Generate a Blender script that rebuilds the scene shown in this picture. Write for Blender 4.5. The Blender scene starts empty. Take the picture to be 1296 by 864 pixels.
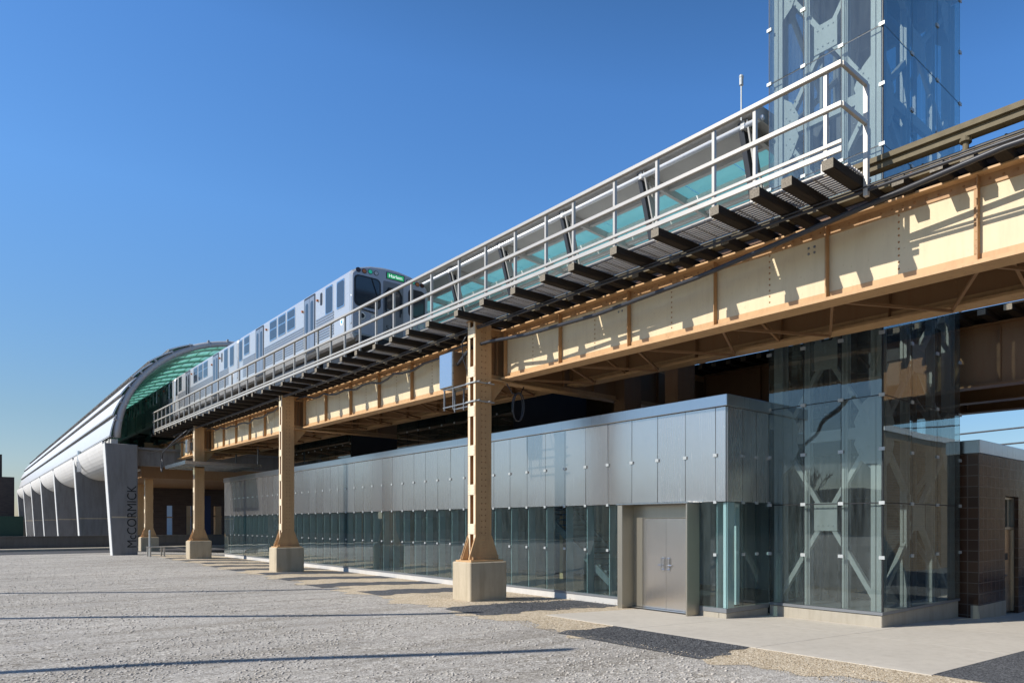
import bpy, math, random
import numpy as np
from mathutils import Vector, Matrix
random.seed(7); rng = np.random.default_rng(7)
S = bpy.context.scene
COL = S.collection
PI = math.pi
GR = 0.011                      # grade of the railway: metres of rise per metre along the track
def gz(x): return -0.042*min(max(x-9.0, 0.0), 11.0)     # the pavement falls gently away from the lot

# ------------------------------------------------------------------ mesh helper
class MB:
    def __init__(s, shear=False): s.v=[]; s.f=[]; s.mi=[]; s.sh=shear; s.m=0
    def add(s, vs, fs, m=None):
        n=len(s.v); s.v.extend([tuple(p) for p in vs])
        mm = s.m if m is None else m
        for f in fs: s.f.append(tuple(i+n for i in f)); s.mi.append(mm)
        return s
    def box(s,x0,y0,z0,x1,y1,z1,m=None):
        if x0>x1:x0,x1=x1,x0
        if y0>y1:y0,y1=y1,y0
        if z0>z1:z0,z1=z1,z0
        return s.add([(x0,y0,z0),(x1,y0,z0),(x1,y1,z0),(x0,y1,z0),(x0,y0,z1),(x1,y0,z1),(x1,y1,z1),(x0,y1,z1)],
              [(3,2,1,0),(4,5,6,7),(0,1,5,4),(1,2,6,5),(2,3,7,6),(3,0,4,7)],m)
    def cbox(s,c,d,m=None):
        return s.box(c[0]-d[0]/2,c[1]-d[1]/2,c[2]-d[2]/2,c[0]+d[0]/2,c[1]+d[1]/2,c[2]+d[2]/2,m)
    def beam(s,p,q,w,h,m=None,up=(0,0,1)):
        p=Vector(p);q=Vector(q);d=(q-p).normalized();u=Vector(up)
        if abs(d.dot(u))>.98:u=Vector((1,0,0))
        a=d.cross(u).normalized()*(w/2);b=a.cross(d).normalized()*(h/2)
        vs=[p-a-b,p+a-b,p+a+b,p-a+b,q-a-b,q+a-b,q+a+b,q-a+b]
        return s.add(vs,[(0,1,2,3),(7,6,5,4),(0,4,5,1),(1,5,6,2),(2,6,7,3),(3,7,4,0)],m)
    def cyl(s,p,q,r,n=10,m=None,r2=None,cap=True):
        p=Vector(p);q=Vector(q);d=(q-p).normalized();u=Vector((0,0,1)) if abs(d.z)<.9 else Vector((1,0,0))
        a=d.cross(u).normalized();b=d.cross(a).normalized();r2=r if r2 is None else r2
        vs=[];fs=[]
        for i in range(n):
            t=2*PI*i/n;e=a*math.cos(t)+b*math.sin(t);vs.append(p+e*r);vs.append(q+e*r2)
        for i in range(n):
            j=(i+1)%n;fs.append((2*i,2*j,2*j+1,2*i+1))
        if cap: fs.append(tuple(2*i for i in range(n-1,-1,-1)));fs.append(tuple(2*i+1 for i in range(n)))
        return s.add(vs,fs,m)
    def tube(s,pts,r,n=8,m=None,rs=None):
        pts=[Vector(p) for p in pts];vs=[];fs=[];k=len(pts);prev=None
        for i,p in enumerate(pts):
            d=(pts[min(i+1,k-1)]-pts[max(i-1,0)]).normalized()
            if prev is None:
                u=Vector((0,0,1)) if abs(d.z)<.9 else Vector((1,0,0));a=d.cross(u).normalized()
            else: a=(prev-d*prev.dot(d)).normalized()
            prev=a;b=d.cross(a).normalized();rr=r if rs is None else rs[i]
            for j in range(n):
                t=2*PI*j/n;vs.append(p+(a*math.cos(t)+b*math.sin(t))*rr)
        for i in range(k-1):
            for j in range(n):
                j2=(j+1)%n;fs.append((i*n+j,i*n+j2,(i+1)*n+j2,(i+1)*n+j))
        fs.append(tuple(range(n-1,-1,-1)));fs.append(tuple((k-1)*n+j for j in range(n)))
        return s.add(vs,fs,m)
    def prism(s,poly,ax,a0,a1,m=None):
        # poly: 2-D outline; ax 'y': (x,z) along y; 'x': (y,z) along x; 'z': (x,y) along z
        def P(p,a): return (p[0],a,p[1]) if ax=='y' else ((a,p[0],p[1]) if ax=='x' else (p[0],p[1],a))
        n=len(poly);vs=[P(p,a0) for p in poly]+[P(p,a1) for p in poly]
        fs=[tuple(range(n)),tuple(range(2*n-1,n-1,-1))]+[(i,n+i,n+(i+1)%n,(i+1)%n) for i in range(n)]
        return s.add(vs,fs,m)
    def rivet(s,p,nrm,r=.018,m=None):
        p=Vector(p);d=Vector(nrm);u=Vector((0,0,1)) if abs(d.z)<.9 else Vector((1,0,0))
        a=d.cross(u).normalized();b=d.cross(a);vs=[];fs=[]
        for i in range(6):
            t=PI*i/3;vs.append(p+(a*math.cos(t)+b*math.sin(t))*r)
        for i in range(6):
            t=PI*i/3;vs.append(p+(a*math.cos(t)+b*math.sin(t))*r*.72+d*r*.5)
        vs.append(p+d*r*.75)
        for i in range(6):
            j=(i+1)%6;fs.append((i,j,6+j,6+i));fs.append((6+i,6+j,12))
        return s.add(vs,fs,m)
    def sphere(s,c,r,n=10,k=6,m=None,sc=(1,1,1)):
        vs=[];fs=[]
        for i in range(k+1):
            t=PI*i/k
            for j in range(n):
                q=2*PI*j/n;vs.append((c[0]+sc[0]*r*math.sin(t)*math.cos(q),c[1]+sc[1]*r*math.sin(t)*math.sin(q),c[2]+sc[2]*r*math.cos(t)))
        for i in range(k):
            for j in range(n):
                j2=(j+1)%n;fs.append((i*n+j,(i+1)*n+j,(i+1)*n+j2,i*n+j2))
        return s.add(vs,fs,m)
    def jig(s,a=.003):
        c=Vector((0,0,0))
        for p in s.v: c+=Vector(p)
        c/=len(s.v);R=Matrix.Rotation(random.gauss(0,a),3,'Z')@Matrix.Rotation(random.gauss(0,a),3,'X' if abs(s.v[0][0]-s.v[6][0])>abs(s.v[0][1]-s.v[6][1]) else 'Y')
        s.v=[tuple(c+R@(Vector(p)-c)) for p in s.v];return s
    def build(s,name,mats,parent=None,bevel=0,smooth=False,loc=None,fixn=True):
        me=bpy.data.meshes.new(name)
        v=[(x,y,z+GR*y) for x,y,z in s.v] if s.sh else s.v
        me.from_pydata(v,[],s.f)
        if not isinstance(mats,(list,tuple)): mats=[mats]
        for m in mats: me.materials.append(m)
        if len(mats)>1: me.polygons.foreach_set('material_index',s.mi)
        if fixn:
            import bmesh
            bm=bmesh.new();bm.from_mesh(me);bmesh.ops.recalc_face_normals(bm,faces=bm.faces);bm.to_mesh(me);bm.free()
        if smooth:
            me.polygons.foreach_set('use_smooth',[True]*len(me.polygons))
        me.update()
        o=bpy.data.objects.new(name,me);COL.objects.link(o)
        if parent is not None: o.parent=parent
        if loc is not None: o.location=loc
        if bevel:
            b=o.modifiers.new('edge','BEVEL');b.width=bevel;b.segments=1;b.limit_method='ANGLE';b.angle_limit=math.radians(50)
        return o

def tag(o,label,cat,group=None):
    o['label']=label;o['category']=cat
    if group:o['group']=group
    return o
def T(name,label,cat,loc=(0,0,0),group=None):
    o=bpy.data.objects.new(name,None);COL.objects.link(o);o.location=loc;o.empty_display_size=.3
    return tag(o,label,cat,group)
def ST(o,kind='structure'): o['kind']=kind;return o
def dup(root,loc,label=None):
    r=root.copy();COL.objects.link(r);r.location=loc
    if label:r['label']=label
    for ch in list(root.children):
        c=ch.copy();COL.objects.link(c);c.parent=r
        for g in list(ch.children):
            d=g.copy();COL.objects.link(d);d.parent=c
    return r
def text_mesh(body,mat,name,parent,mtx,depth=.01,size=1.0,space=1.0):
    cu=bpy.data.curves.new('t','FONT');cu.body=body;cu.size=size;cu.extrude=depth;cu.align_x='CENTER';cu.align_y='CENTER';cu.space_character=space
    ob=bpy.data.objects.new('t',cu);COL.objects.link(ob)
    dg=bpy.context.evaluated_depsgraph_get();me=bpy.data.meshes.new_from_object(ob.evaluated_get(dg))
    bpy.data.objects.remove(ob);bpy.data.curves.remove(cu)
    me.transform(mtx);me.materials.clear();me.materials.append(mat);me.name=name
    o=bpy.data.objects.new(name,me);COL.objects.link(o)
    if parent is not None:o.parent=parent
    return o

# ------------------------------------------------------------------ materials
class NT:
    def __init__(s,name):
        s.mat=bpy.data.materials.new(name);s.mat.use_nodes=True;s.t=s.mat.node_tree;s.n=s.t.nodes;s.l=s.t.links
        s.n.clear();s.out=s.n.new('ShaderNodeOutputMaterial')
    def new(s,typ,**k):
        n=s.n.new(typ)
        for a,b in k.items():
            if a.startswith('_'): setattr(n,a[1:],b)
            else:
                key=int(a[1:]) if a[0]=='i' and a[1:].isdigit() else a.replace('_',' ')
                if isinstance(b,bpy.types.NodeSocket): s.l.new(b,n.inputs[key])
                else: n.inputs[key].default_value=b
        return n
    def pos(s): 
        if not hasattr(s,'p'): s.p=s.new('ShaderNodeNewGeometry').outputs['Position']
        return s.p
    def map(s,scale=(1,1,1),vec=None): return s.new('ShaderNodeMapping',Vector=vec or s.pos(),Scale=scale).outputs[0]
    def noise(s,sc,det=4,rough=.55,vec=None,dist=0): return s.new('ShaderNodeTexNoise',Vector=vec or s.pos(),Scale=sc,Detail=det,Roughness=rough,Distortion=dist).outputs['Fac']
    def ramp(s,fac,stops):
        r=s.new('ShaderNodeValToRGB',Fac=fac);e=r.color_ramp.elements
        while len(e)<len(stops): e.new(.5)
        for q,(p,c) in zip(e,stops): q.position=p;q.color=c if len(c)==4 else (*c,1)
        return r.outputs['Color']
    def mix(s,fac,a,b,bt='MIX'):
        n=s.n.new('ShaderNodeMix');n.data_type='RGBA';n.blend_type=bt
        for i,x in ((0,fac),(6,a),(7,b)):
            if isinstance(x,bpy.types.NodeSocket): s.l.new(x,n.inputs[i])
            else: n.inputs[i].default_value=x if not isinstance(x,tuple) or len(x)==4 else (*x,1)
        return n.outputs[2]
    def math(s,op,a,b=None,clamp=False):
        n=s.n.new('ShaderNodeMath');n.operation=op;n.use_clamp=clamp
        for i,x in ((0,a),(1,b)):
            if x is None:continue
            if isinstance(x,bpy.types.NodeSocket): s.l.new(x,n.inputs[i])
            else: n.inputs[i].default_value=x
        return n.outputs[0]
    def bump(s,h,st=.3,d=.02,nrm=None):
        k=dict(Height=h,Strength=st,Distance=d)
        if nrm is not None:k['Normal']=nrm
        return s.new('ShaderNodeBump',**k).outputs[0]
    def pbr(s,col,rough=.6,metal=0,nrm=None,spec=.5,**k):
        d=dict(Base_Color=col if isinstance(col,bpy.types.NodeSocket) else (*col,1) if len(col)==3 else col,Roughness=rough,Metallic=metal)
        d['Specular_IOR_Level']=spec
        if nrm is not None:d['Normal']=nrm
        d.update(k)
        b=s.new('ShaderNodeBsdfPrincipled',**d);s.l.new(b.outputs[0],s.out.inputs[0]);return s.mat
    def surf(s,sh): s.l.new(sh,s.out.inputs[0]);return s.mat

def simple(name,col,rough=.6,metal=0,var=.18,sc=3,bump=0,bsc=40,spec=.4):
    m=NT(name);n=m.noise(sc,5);c=m.mix(n,tuple(x*(1-var) for x in col),tuple(min(1,x*(1+var)) for x in col))
    nr=m.bump(m.noise(bsc,3),bump,.01) if bump else None
    return m.pbr(c,rough,metal,nr,spec)
def paint(name,col,rust=(.20,.075,.025),amount=.5,rough=.55):
    m=NT(name);n=m.noise(1.3,6,.6);fine=m.noise(14,5,.65)
    c=m.mix(n,tuple(x*.88 for x in col),tuple(min(1,x*1.08) for x in col))
    st=m.noise(2.2,6,.7,m.map((2.5,2.5,.35)))               # vertical streaks
    k=m.math('MULTIPLY',m.ramp(st,[(.47,(0,0,0)),(.72,(1,1,1))]),amount)
    c=m.mix(k,c,tuple(.55*a+.45*b for a,b in zip(rust,col)))
    sp=m.ramp(m.math('ADD',fine,m.math('MULTIPLY',n,.25)),[(.785,(0,0,0)),(.84,(1,1,1))])
    c=m.mix(m.math('MULTIPLY',sp,amount),c,rust)
    return m.pbr(c,rough,0,m.bump(m.noise(55,3),.12,.004),.35)
def concrete(name,col,streak=.25,rough=.85,sc=1.0,form=True):
    m=NT(name);n=m.noise(.9*sc,6,.62);n2=m.noise(9*sc,5,.6)
    c=m.mix(n,tuple(x*.78 for x in col),tuple(x*1.14 for x in col))
    c=m.mix(m.math('MULTIPLY',n2,.5),c,tuple(x*.8 for x in col))
    st=m.ramp(m.noise(3.2,5,.65,m.map((1.6,1.6,.22))),[(.45,(0,0,0)),(.75,(1,1,1))])
    c=m.mix(m.math('MULTIPLY',st,streak),c,(col[0]*.45,col[1]*.42,col[2]*.36))
    pit=m.ramp(m.noise(60,2,.5),[(.26,(0,0,0)),(.33,(1,1,1))])
    c=m.mix(pit,tuple(x*.6 for x in col),c)
    return m.pbr(c,rough,0,m.bump(m.math('ADD',n2,m.math('MULTIPLY',pit,.6)),.25,.01),.25)
def steel(name,col,rough=.3,var=.12,wav=.15,streak=(30,30,.4),metal=1.0,rv=.1):
    m=NT(name);oi=m.new('ShaderNodeObjectInfo').outputs['Random']
    st=m.noise(1.5,4,.6,m.map(streak));bl=m.noise(.8,4,.6)
    c=m.mix(st,tuple(x*(1-var) for x in col),tuple(min(1,x*(1+var)) for x in col))
    c=m.mix(m.math('MULTIPLY',bl,.5),c,tuple(x*.78 for x in col))
    c=m.mix(m.math('MULTIPLY',oi,.22),c,tuple(x*.72 for x in col))
    r=m.math('ADD',m.math('MULTIPLY',st,rv),m.math('ADD',rough-rv/2,m.math('MULTIPLY',oi,.05)))
    nr=m.bump(m.noise(.9,2,.4),wav,.05)
    return m.pbr(c,r,metal,nr)
def glass(name,tint,ior=1.5,gain=1.0,wav=.02,rough=0.0,dirt=.03,gcol=(1,1,1)):
    m=NT(name);nr=m.bump(m.noise(.55,2,.4),wav,.08)
    tr=m.new('ShaderNodeBsdfTransparent',Color=(*tint,1)).outputs[0]
    gl=m.new('ShaderNodeBsdfGlossy',Color=(*gcol,1),Roughness=rough,Normal=nr).outputs[0]
    fr=m.new('ShaderNodeFresnel',IOR=ior).outputs[0]
    bf=m.new('ShaderNodeNewGeometry').outputs['Backfacing']
    fac=m.math('MULTIPLY',m.math('MULTIPLY',fr,gain),m.math('SUBTRACT',1.0,bf),True)
    a=m.new('ShaderNodeMixShader',i0=fac,i1=tr,i2=gl).outputs[0]
    df=m.new('ShaderNodeBsdfDiffuse',Color=(.62,.72,.72,1)).outputs[0]
    dn=m.math('MULTIPLY',m.ramp(m.noise(2.5,6,.7,m.map((3,3,.5))),[(.35,(.2,.2,.2)),(.8,(1,1,1))]),dirt)
    return m.surf(m.new('ShaderNodeMixShader',i0=dn,i1=a,i2=df).outputs[0])

M={}
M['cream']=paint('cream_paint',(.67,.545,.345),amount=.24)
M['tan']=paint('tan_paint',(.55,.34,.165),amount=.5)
M['edge']=paint('lit_edge_paint',(.74,.62,.44),amount=.25)  # paler copy of the column paint, sunlight put into the street-side faces
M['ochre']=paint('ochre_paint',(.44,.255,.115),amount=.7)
M['shadepaint']=paint('shade_brown_paint',(.27,.15,.07),amount=.5)  # darker copy of the steel paint: shade under the deck put in, plus rust
M['ped']=concrete('pedestal_concrete',(.50,.42,.30),.5)
M['rivet']=simple('rusty_rivet',(.33,.17,.07),.6,0,.3,20)
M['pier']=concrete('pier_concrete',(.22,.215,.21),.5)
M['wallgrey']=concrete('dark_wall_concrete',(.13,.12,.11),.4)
M['pierlit']=concrete('sunlit_pier_concrete',(.62,.62,.60),.1)  # paler copy of the pier concrete, paints its sunlit side
M['curb']=concrete('curb_concrete',(.56,.54,.50),.15)
M['basecurb']=concrete('base_concrete',(.40,.36,.29),.35)
M['soffit']=concrete('white_soffit',(.66,.64,.61),.12)
M['stainless']=steel('stainless_panel',(.64,.61,.575),.24,.10,.12,metal=.92)
M['coping']=steel('coping_metal',(.62,.63,.64),.25,.06,.1)
M['door']=steel('stainless_door',(.66,.62,.57),.20,.16,.2,metal=.92)
M['bronzedoor']=steel('bronze_door',(.64,.50,.35),.22,.12,.1,metal=.85)
M['jamb']=steel('bronze_jamb',(.46,.42,.34),.34,.10,.08,metal=.8)
M['bright']=steel('bright_steel',(.75,.75,.75),.18,.05,.0)
M['galv']=simple('galvanised_steel',(.43,.45,.44),.45,.3,.12,4,spec=.5)
M['frame']=simple('grey_green_frame_paint',(.40,.415,.40),.45,.1,.10,4,spec=.4)
M['alu']=simple('aluminium_railing',(.47,.44,.39),.45,.35,.1,3,spec=.5)
M['aludark']=simple('grating_metal',(.40,.38,.36),.5,.5,.2,4)
M['black']=simple('black_rubber',(.018,.018,.02),.45,0,.2,6)
M['cable']=simple('cable_sheath',(.035,.036,.042),.38,0,.2,6)
M['dark']=simple('dark_interior',(.035,.036,.040),.8,0,.2,2)
M['darksteel']=simple('dark_steel',(.045,.048,.055),.45,.2,.2,3)
M['greysteel']=simple('grey_steel',(.20,.21,.22),.45,.3,.12,3)
M['white']=simple('white_paint',(.78,.78,.77),.4,0,.06,3)
M['tubewhite']=simple('pale_tube_paint',(.82,.83,.84),.35,.2,.06,3)
M['roofgrey']=simple('soffit_grey',(.52,.51,.49),.6,0,.15,1.5)
M['red']=simple('red_sign',(.45,.12,.08),.5)
M['green']=simple('green_hoarding',(.015,.05,.035),.6)
M['blue']=simple('blue_panel',(.015,.028,.09),.5)
M['letter']=simple('black_lettering',(.012,.012,.014),.5)
M['boxpaint']=steel('box_steel',(.66,.68,.72),.22,.05,.03,metal=.9)
M['boxside']=steel('box_side',(.50,.43,.33),.3,.08,.05,metal=.9)
M['fin']=simple('pale_teal_fin',(.34,.42,.41),.3,.0,.1,3,spec=.6)
M['gl_house']=glass('station_glass',(.76,.86,.86),1.52,1.9,.03,dirt=.04,gcol=(.9,.97,.96))
M['gl_tower']=glass('tower_glass',(.77,.81,.805),1.52,2.3,.03,dirt=.045,gcol=(.88,.98,.96))
M['gl_dark']=glass('upper_glass',(.55,.62,.60),1.52,1.2,.02)
def timber(name,end=False):
    m=NT(name);g=m.noise(5,6,.65,m.map((.5,14,14)) if not end else m.map((1,9,9)))
    c=m.ramp(g,[(.3,(.016,.012,.009)),(.6,(.034,.026,.019)),(.85,(.065,.05,.036))]) if not end else m.ramp(g,[(.3,(.13,.11,.085)),(.7,(.30,.26,.20))])
    return m.pbr(c,.85,0,m.bump(g,.5,.01),.2)
M['tie']=timber('creosoted_timber');M['tieend']=timber('weathered_end_grain',True)
M['guard']=simple('weathered_guard_timber',(.15,.12,.07),.8,0,.4,5,.4,30)
M['railsteel']=simple('rail_steel',(.12,.07,.045),.5,.6,.3,5)
M['train']=steel('train_stainless',(.62,.615,.60),.28,.06,.04,(1,1,25),rv=.06,metal=.5)
M['trainfront']=simple('train_front_grey',(.40,.42,.46),.38,.3,.06,2)
M['trainflute']=steel('train_fluting',(.34,.36,.39),.30,.05,.0,(1,1,25),metal=.6)
M['wglass']=NT('dark_window').pbr((.03,.036,.045),.06,0,None,.8)
M['rooftrain']=simple('train_roof',(.40,.41,.42),.5,.3,.1,2)
def lamp(name,col,e=0,rough=.2):
    m=NT(name);k={}
    if e:k=dict(Emission_Color=(*col,1),Emission_Strength=e)
    return m.pbr(col,rough,0,None,.6,**k)
M['amber']=lamp('amber_lens',(.45,.14,.03));M['greenlamp']=lamp('green_lamp',(.03,.5,.28),.25);M['redlens']=lamp('dark_red_lens',(.05,.012,.01));M['clear']=lamp('clear_lens',(.5,.5,.5))
M['signgreen']=lamp('green_sign',(.03,.42,.14),.35);M['signwhite']=lamp('sign_letters',(.8,.9,.85),.7)
M['agency']=lamp('blue_badge',(.05,.35,.62))
# teal canopy glass and green vault lining: light passes through them
def translucent(name,col,t=.5,rough=.3,spec=.3,clear=0):
    m=NT(name);n=m.noise(.6,3);c=m.mix(n,tuple(x*.85 for x in col),tuple(min(1,x*1.12) for x in col))
    d=m.new('ShaderNodeBsdfDiffuse',Color=c).outputs[0];tr=m.new('ShaderNodeBsdfTranslucent',Color=c).outputs[0]
    a=m.new('ShaderNodeMixShader',i0=t,i1=d,i2=tr).outputs[0]
    g=m.new('ShaderNodeBsdfGlossy',Color=(1,1,1,1),Roughness=rough).outputs[0]
    f=m.new('ShaderNodeFresnel',IOR=1.4).outputs[0]
    if clear:
        tp=m.new('ShaderNodeBsdfTransparent',Color=(*[min(1,x*1.1+.15) for x in col],1)).outputs[0]
        a=m.new('ShaderNodeMixShader',i0=clear,i1=a,i2=tp).outputs[0]
    return m.surf(m.new('ShaderNodeMixShader',i0=m.math('MULTIPLY',f,spec),i1=a,i2=g).outputs[0])
M['teal']=translucent('teal_canopy_glass',(.44,.74,.73),.7,clear=.3)
M['vault']=translucent('green_vault_panel',(.56,.82,.72),.7,clear=.6)
M['rib']=simple('pale_green_rib',(.42,.66,.56),.5)
M['skin']=steel('tube_metal_skin',(.74,.74,.74),.42,.10,.06,(1,20,1),metal=.5)
M['seamshade']=simple('tube_seam_shade',(.13,.125,.12),.6)
M['ring']=simple('ring_grey',(.42,.42,.43),.45,.2,.08,2)
def brick(name,c1,c2,mort,sx=1.0):
    m=NT(name);sep=m.new('ShaderNodeSeparateXYZ',i0=m.pos());cmb=m.new('ShaderNodeCombineXYZ',X=m.math('ADD',sep.outputs[0],sep.outputs[1]),Y=sep.outputs[2])
    b=m.new('ShaderNodeTexBrick',Vector=cmb.outputs[0],Color1=(*c1,1),Color2=(*c2,1),Mortar=(*mort,1),Scale=1.0,Mortar_Size=.012,Brick_Width=.24*sx,Row_Height=.08*sx)
    n=m.noise(.5,5);c=m.mix(m.math('MULTIPLY',n,.4),b.outputs[0],tuple(x*.6 for x in c1))
    return m.pbr(c,.85,0,m.bump(b.outputs['Fac'],-.4,.01),.2)
M['brick']=brick('sunlit_brick',(.30,.19,.10),(.42,.28,.16),(.40,.36,.30),1.6)
M['brickdark']=brick('dark_brick',(.075,.055,.05),(.10,.075,.065),(.09,.08,.075),2.2)
def tile(name):
    m=NT(name);sep=m.new('ShaderNodeSeparateXYZ',i0=m.pos());cmb=m.new('ShaderNodeCombineXYZ',X=m.math('ADD',sep.outputs[0],sep.outputs[1]),Y=sep.outputs[2])
    b=m.new('ShaderNodeTexBrick',Vector=cmb.outputs[0],Color1=(.055,.030,.020,1),Color2=(.085,.046,.028,1),Mortar=(.12,.095,.08,1),Scale=1.0,Mortar_Size=.012,Brick_Width=.27,Row_Height=.265,_offset=0.0)
    return m.pbr(b.outputs[0],.16,0,m.bump(b.outputs['Fac'],-.35,.01,m.bump(m.noise(2.5,2),.06,.05)),.4)
M['tile']=tile('brown_glazed_tile')
# ground
def ground(name,dark,mid,light,sc=1.0,bst=.7,patch=(.8,1.1),tracks=False):
    m=NT(name);big=m.noise(.16,5,.6);med=m.noise(1.1,6,.65)
    v=m.new('ShaderNodeTexVoronoi',Vector=m.pos(),Scale=26*sc);cell=v.outputs['Color'];dist=v.outputs['Distance']
    v2=m.new('ShaderNodeTexVoronoi',Vector=m.pos(),Scale=9*sc);fine=m.noise(120*sc,3,.7)
    h=m.new('ShaderNodeSeparateColor',i0=cell).outputs[0]
    c=m.ramp(h,[(.0,dark),(.5,mid),(1,light)])
    c=m.mix(m.math('MULTIPLY',fine,.35),c,dark)
    k=m.math('ADD',m.math('MULTIPLY',big,.6),m.math('MULTIPLY',med,.4))
    t=m.ramp(k,[(.32,(patch[0],)*3),(.68,(patch[1],)*3)])
    if tracks:
        tn=m.noise(.9,5,.6,m.map((.10,1.3,1)),1.2);t2=m.ramp(tn,[(.42,(.86,.85,.83)),(.5,(1,1,1)),(.62,(1.07,1.07,1.06))])
        t=m.mix(1.0,t,t2,'MULTIPLY')
        sp=m.ramp(m.noise(2.3,6,.75),[(.30,(.70,.67,.62)),(.44,(1,1,1))]);t=m.mix(1.0,t,sp,'MULTIPLY')
        v3=m.new('ShaderNodeSeparateColor',i0=m.new('ShaderNodeTexVoronoi',Vector=m.map((1,1,1)),Scale=15).outputs['Color']).outputs[1]
        cl=m.ramp(m.noise(.55,5,.7),[(.40,(0,0,0)),(.60,(1,1,1))])
        sk=m.mix(cl,(1,1,1),m.ramp(v3,[(0,(.62,.60,.57)),(.45,(.95,.95,.94)),(.8,(1.05,1.05,1.05)),(1,(1.3,1.3,1.28))]));t=m.mix(1.0,t,sk,'MULTIPLY')
    c=m.mix(1.0,c,t,'MULTIPLY')
    hh=m.math('ADD',m.math('MULTIPLY',dist,-1.0),m.math('ADD',m.math('MULTIPLY',m.noise(38*sc,5,.75),.8),m.math('MULTIPLY',v2.outputs['Distance'],-.4)))
    return m.pbr(c,.95,0,m.bump(hh,bst,.03),.1)
M['lot']=ground('crushed_gravel',(.25,.23,.205),(.44,.41,.37),(.68,.645,.59),1.9,.28,(.80,1.14),True)
M['tangravel']=ground('tan_pea_gravel',(.36,.28,.19),(.58,.48,.34),(.78,.69,.54),1.6,.45,(.88,1.1))
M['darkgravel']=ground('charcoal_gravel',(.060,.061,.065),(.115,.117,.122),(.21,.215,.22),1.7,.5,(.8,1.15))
M['stone']=simple('loose_stone',(.48,.44,.385),.95,0,.55,25)
M['pave']=concrete('pavement_concrete',(.58,.53,.45),.22,.8,.6)
def asphalt():
    m=NT('asphalt');n=m.noise(90,3,.7);b=m.noise(.3,4)
    c=m.mix(n,(.045,.045,.048),(.085,.085,.088));c=m.mix(m.math('MULTIPLY',b,.6),c,(.11,.105,.10))
    return m.pbr(c,.85,0,m.bump(n,.4,.01),.3)
M['asphalt']=asphalt()
M['bark']=simple('grey_brown_bark',(.16,.12,.11),.9,0,.2,8)
SKYSTR,SKYDUST,SKYOZ,EXPO=.131,.3,2.0,.40
# ================================================================== SETTING
def sheet(name,xs_of_y,ys,dz,mat,z0=0):
    b=MB();rows=[xs_of_y(y) for y in ys];n=len(rows[0])
    for y,r in zip(ys,rows):
        for x in r:b.v.append((x,y,gz(x)+dz))
    for i in range(len(ys)-1):
        for j in range(n-1):
            b.f.append((i*n+j,i*n+j+1,(i+1)*n+j+1,(i+1)*n+j));b.mi.append(0)
    return b.build(name,mat,fixn=False)
ST(sheet('gravel_lot',lambda y:[-500,-60,9,20,60,600],[-500,-60,61.6,120,700],0,M['lot']))
def wav(y,a=.22,s=0): return a*(math.sin(y*1.7+s)+.6*math.sin(y*4.1+2+s)+.35*math.sin(y*9.3+s*2))
def frange(a,b,st):
    n=max(1,int(round((b-a)/st)));return [a+(b-a)*i/n for i in range(n+1)]
ST(sheet('tan_gravel_strip',lambda y:[7.75+wav(y)+max(0,(y-14))*.018,9,9.9,11.8],frange(2.6,56,.12),.006,M['tangravel']))
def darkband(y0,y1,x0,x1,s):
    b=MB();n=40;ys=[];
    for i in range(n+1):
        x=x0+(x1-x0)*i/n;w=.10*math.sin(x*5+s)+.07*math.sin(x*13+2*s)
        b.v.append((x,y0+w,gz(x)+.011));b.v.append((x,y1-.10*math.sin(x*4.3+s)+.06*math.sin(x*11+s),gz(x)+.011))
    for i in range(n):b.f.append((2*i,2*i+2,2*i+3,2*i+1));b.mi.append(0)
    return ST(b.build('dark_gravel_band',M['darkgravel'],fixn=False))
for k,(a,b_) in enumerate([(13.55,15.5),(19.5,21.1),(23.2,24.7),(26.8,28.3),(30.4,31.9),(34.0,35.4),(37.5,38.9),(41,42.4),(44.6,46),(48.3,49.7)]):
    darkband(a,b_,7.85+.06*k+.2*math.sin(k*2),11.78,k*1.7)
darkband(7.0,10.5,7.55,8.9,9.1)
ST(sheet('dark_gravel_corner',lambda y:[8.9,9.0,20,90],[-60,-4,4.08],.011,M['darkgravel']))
b=MB()
xs=[8.84,9.0,11.75,14.6,17.2,20.0,26];ysl=[4.03,6.95,9.9,12.75]
for i in range(len(xs)-1):
    for j in range(3):
        x0,x1=xs[i],xs[i+1];y0,y1=ysl[j],ysl[j+1];g=.006;gx0=g if i>1 else 0;gx1=g if i>0 else 0
        vs=[]
        for z in (-.1,.014):
            for (x,y) in ((x0+gx0,y0+g),(x1-gx1,y0+g),(x1-gx1,y1-g),(x0+gx0,y1-g)): vs.append((x,y,gz(x)+z))
        b.add(vs,[(3,2,1,0),(4,5,6,7),(0,1,5,4),(1,2,6,5),(2,3,7,6),(3,0,4,7)])
ST(b.build('concrete_pavement',M['pave']))
# street beyond the lot
b=MB();b.box(-300,61.6,-.1,300,67.6,.012);ST(b.build('street',M['asphalt']))
b=MB();b.box(-300,67.6,-.1,300,67.8,.17);b.box(-300,67.802,-.1,300,70.4,.165);ST(b.build('pavement_with_kerb',M['basecurb']))
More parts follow.
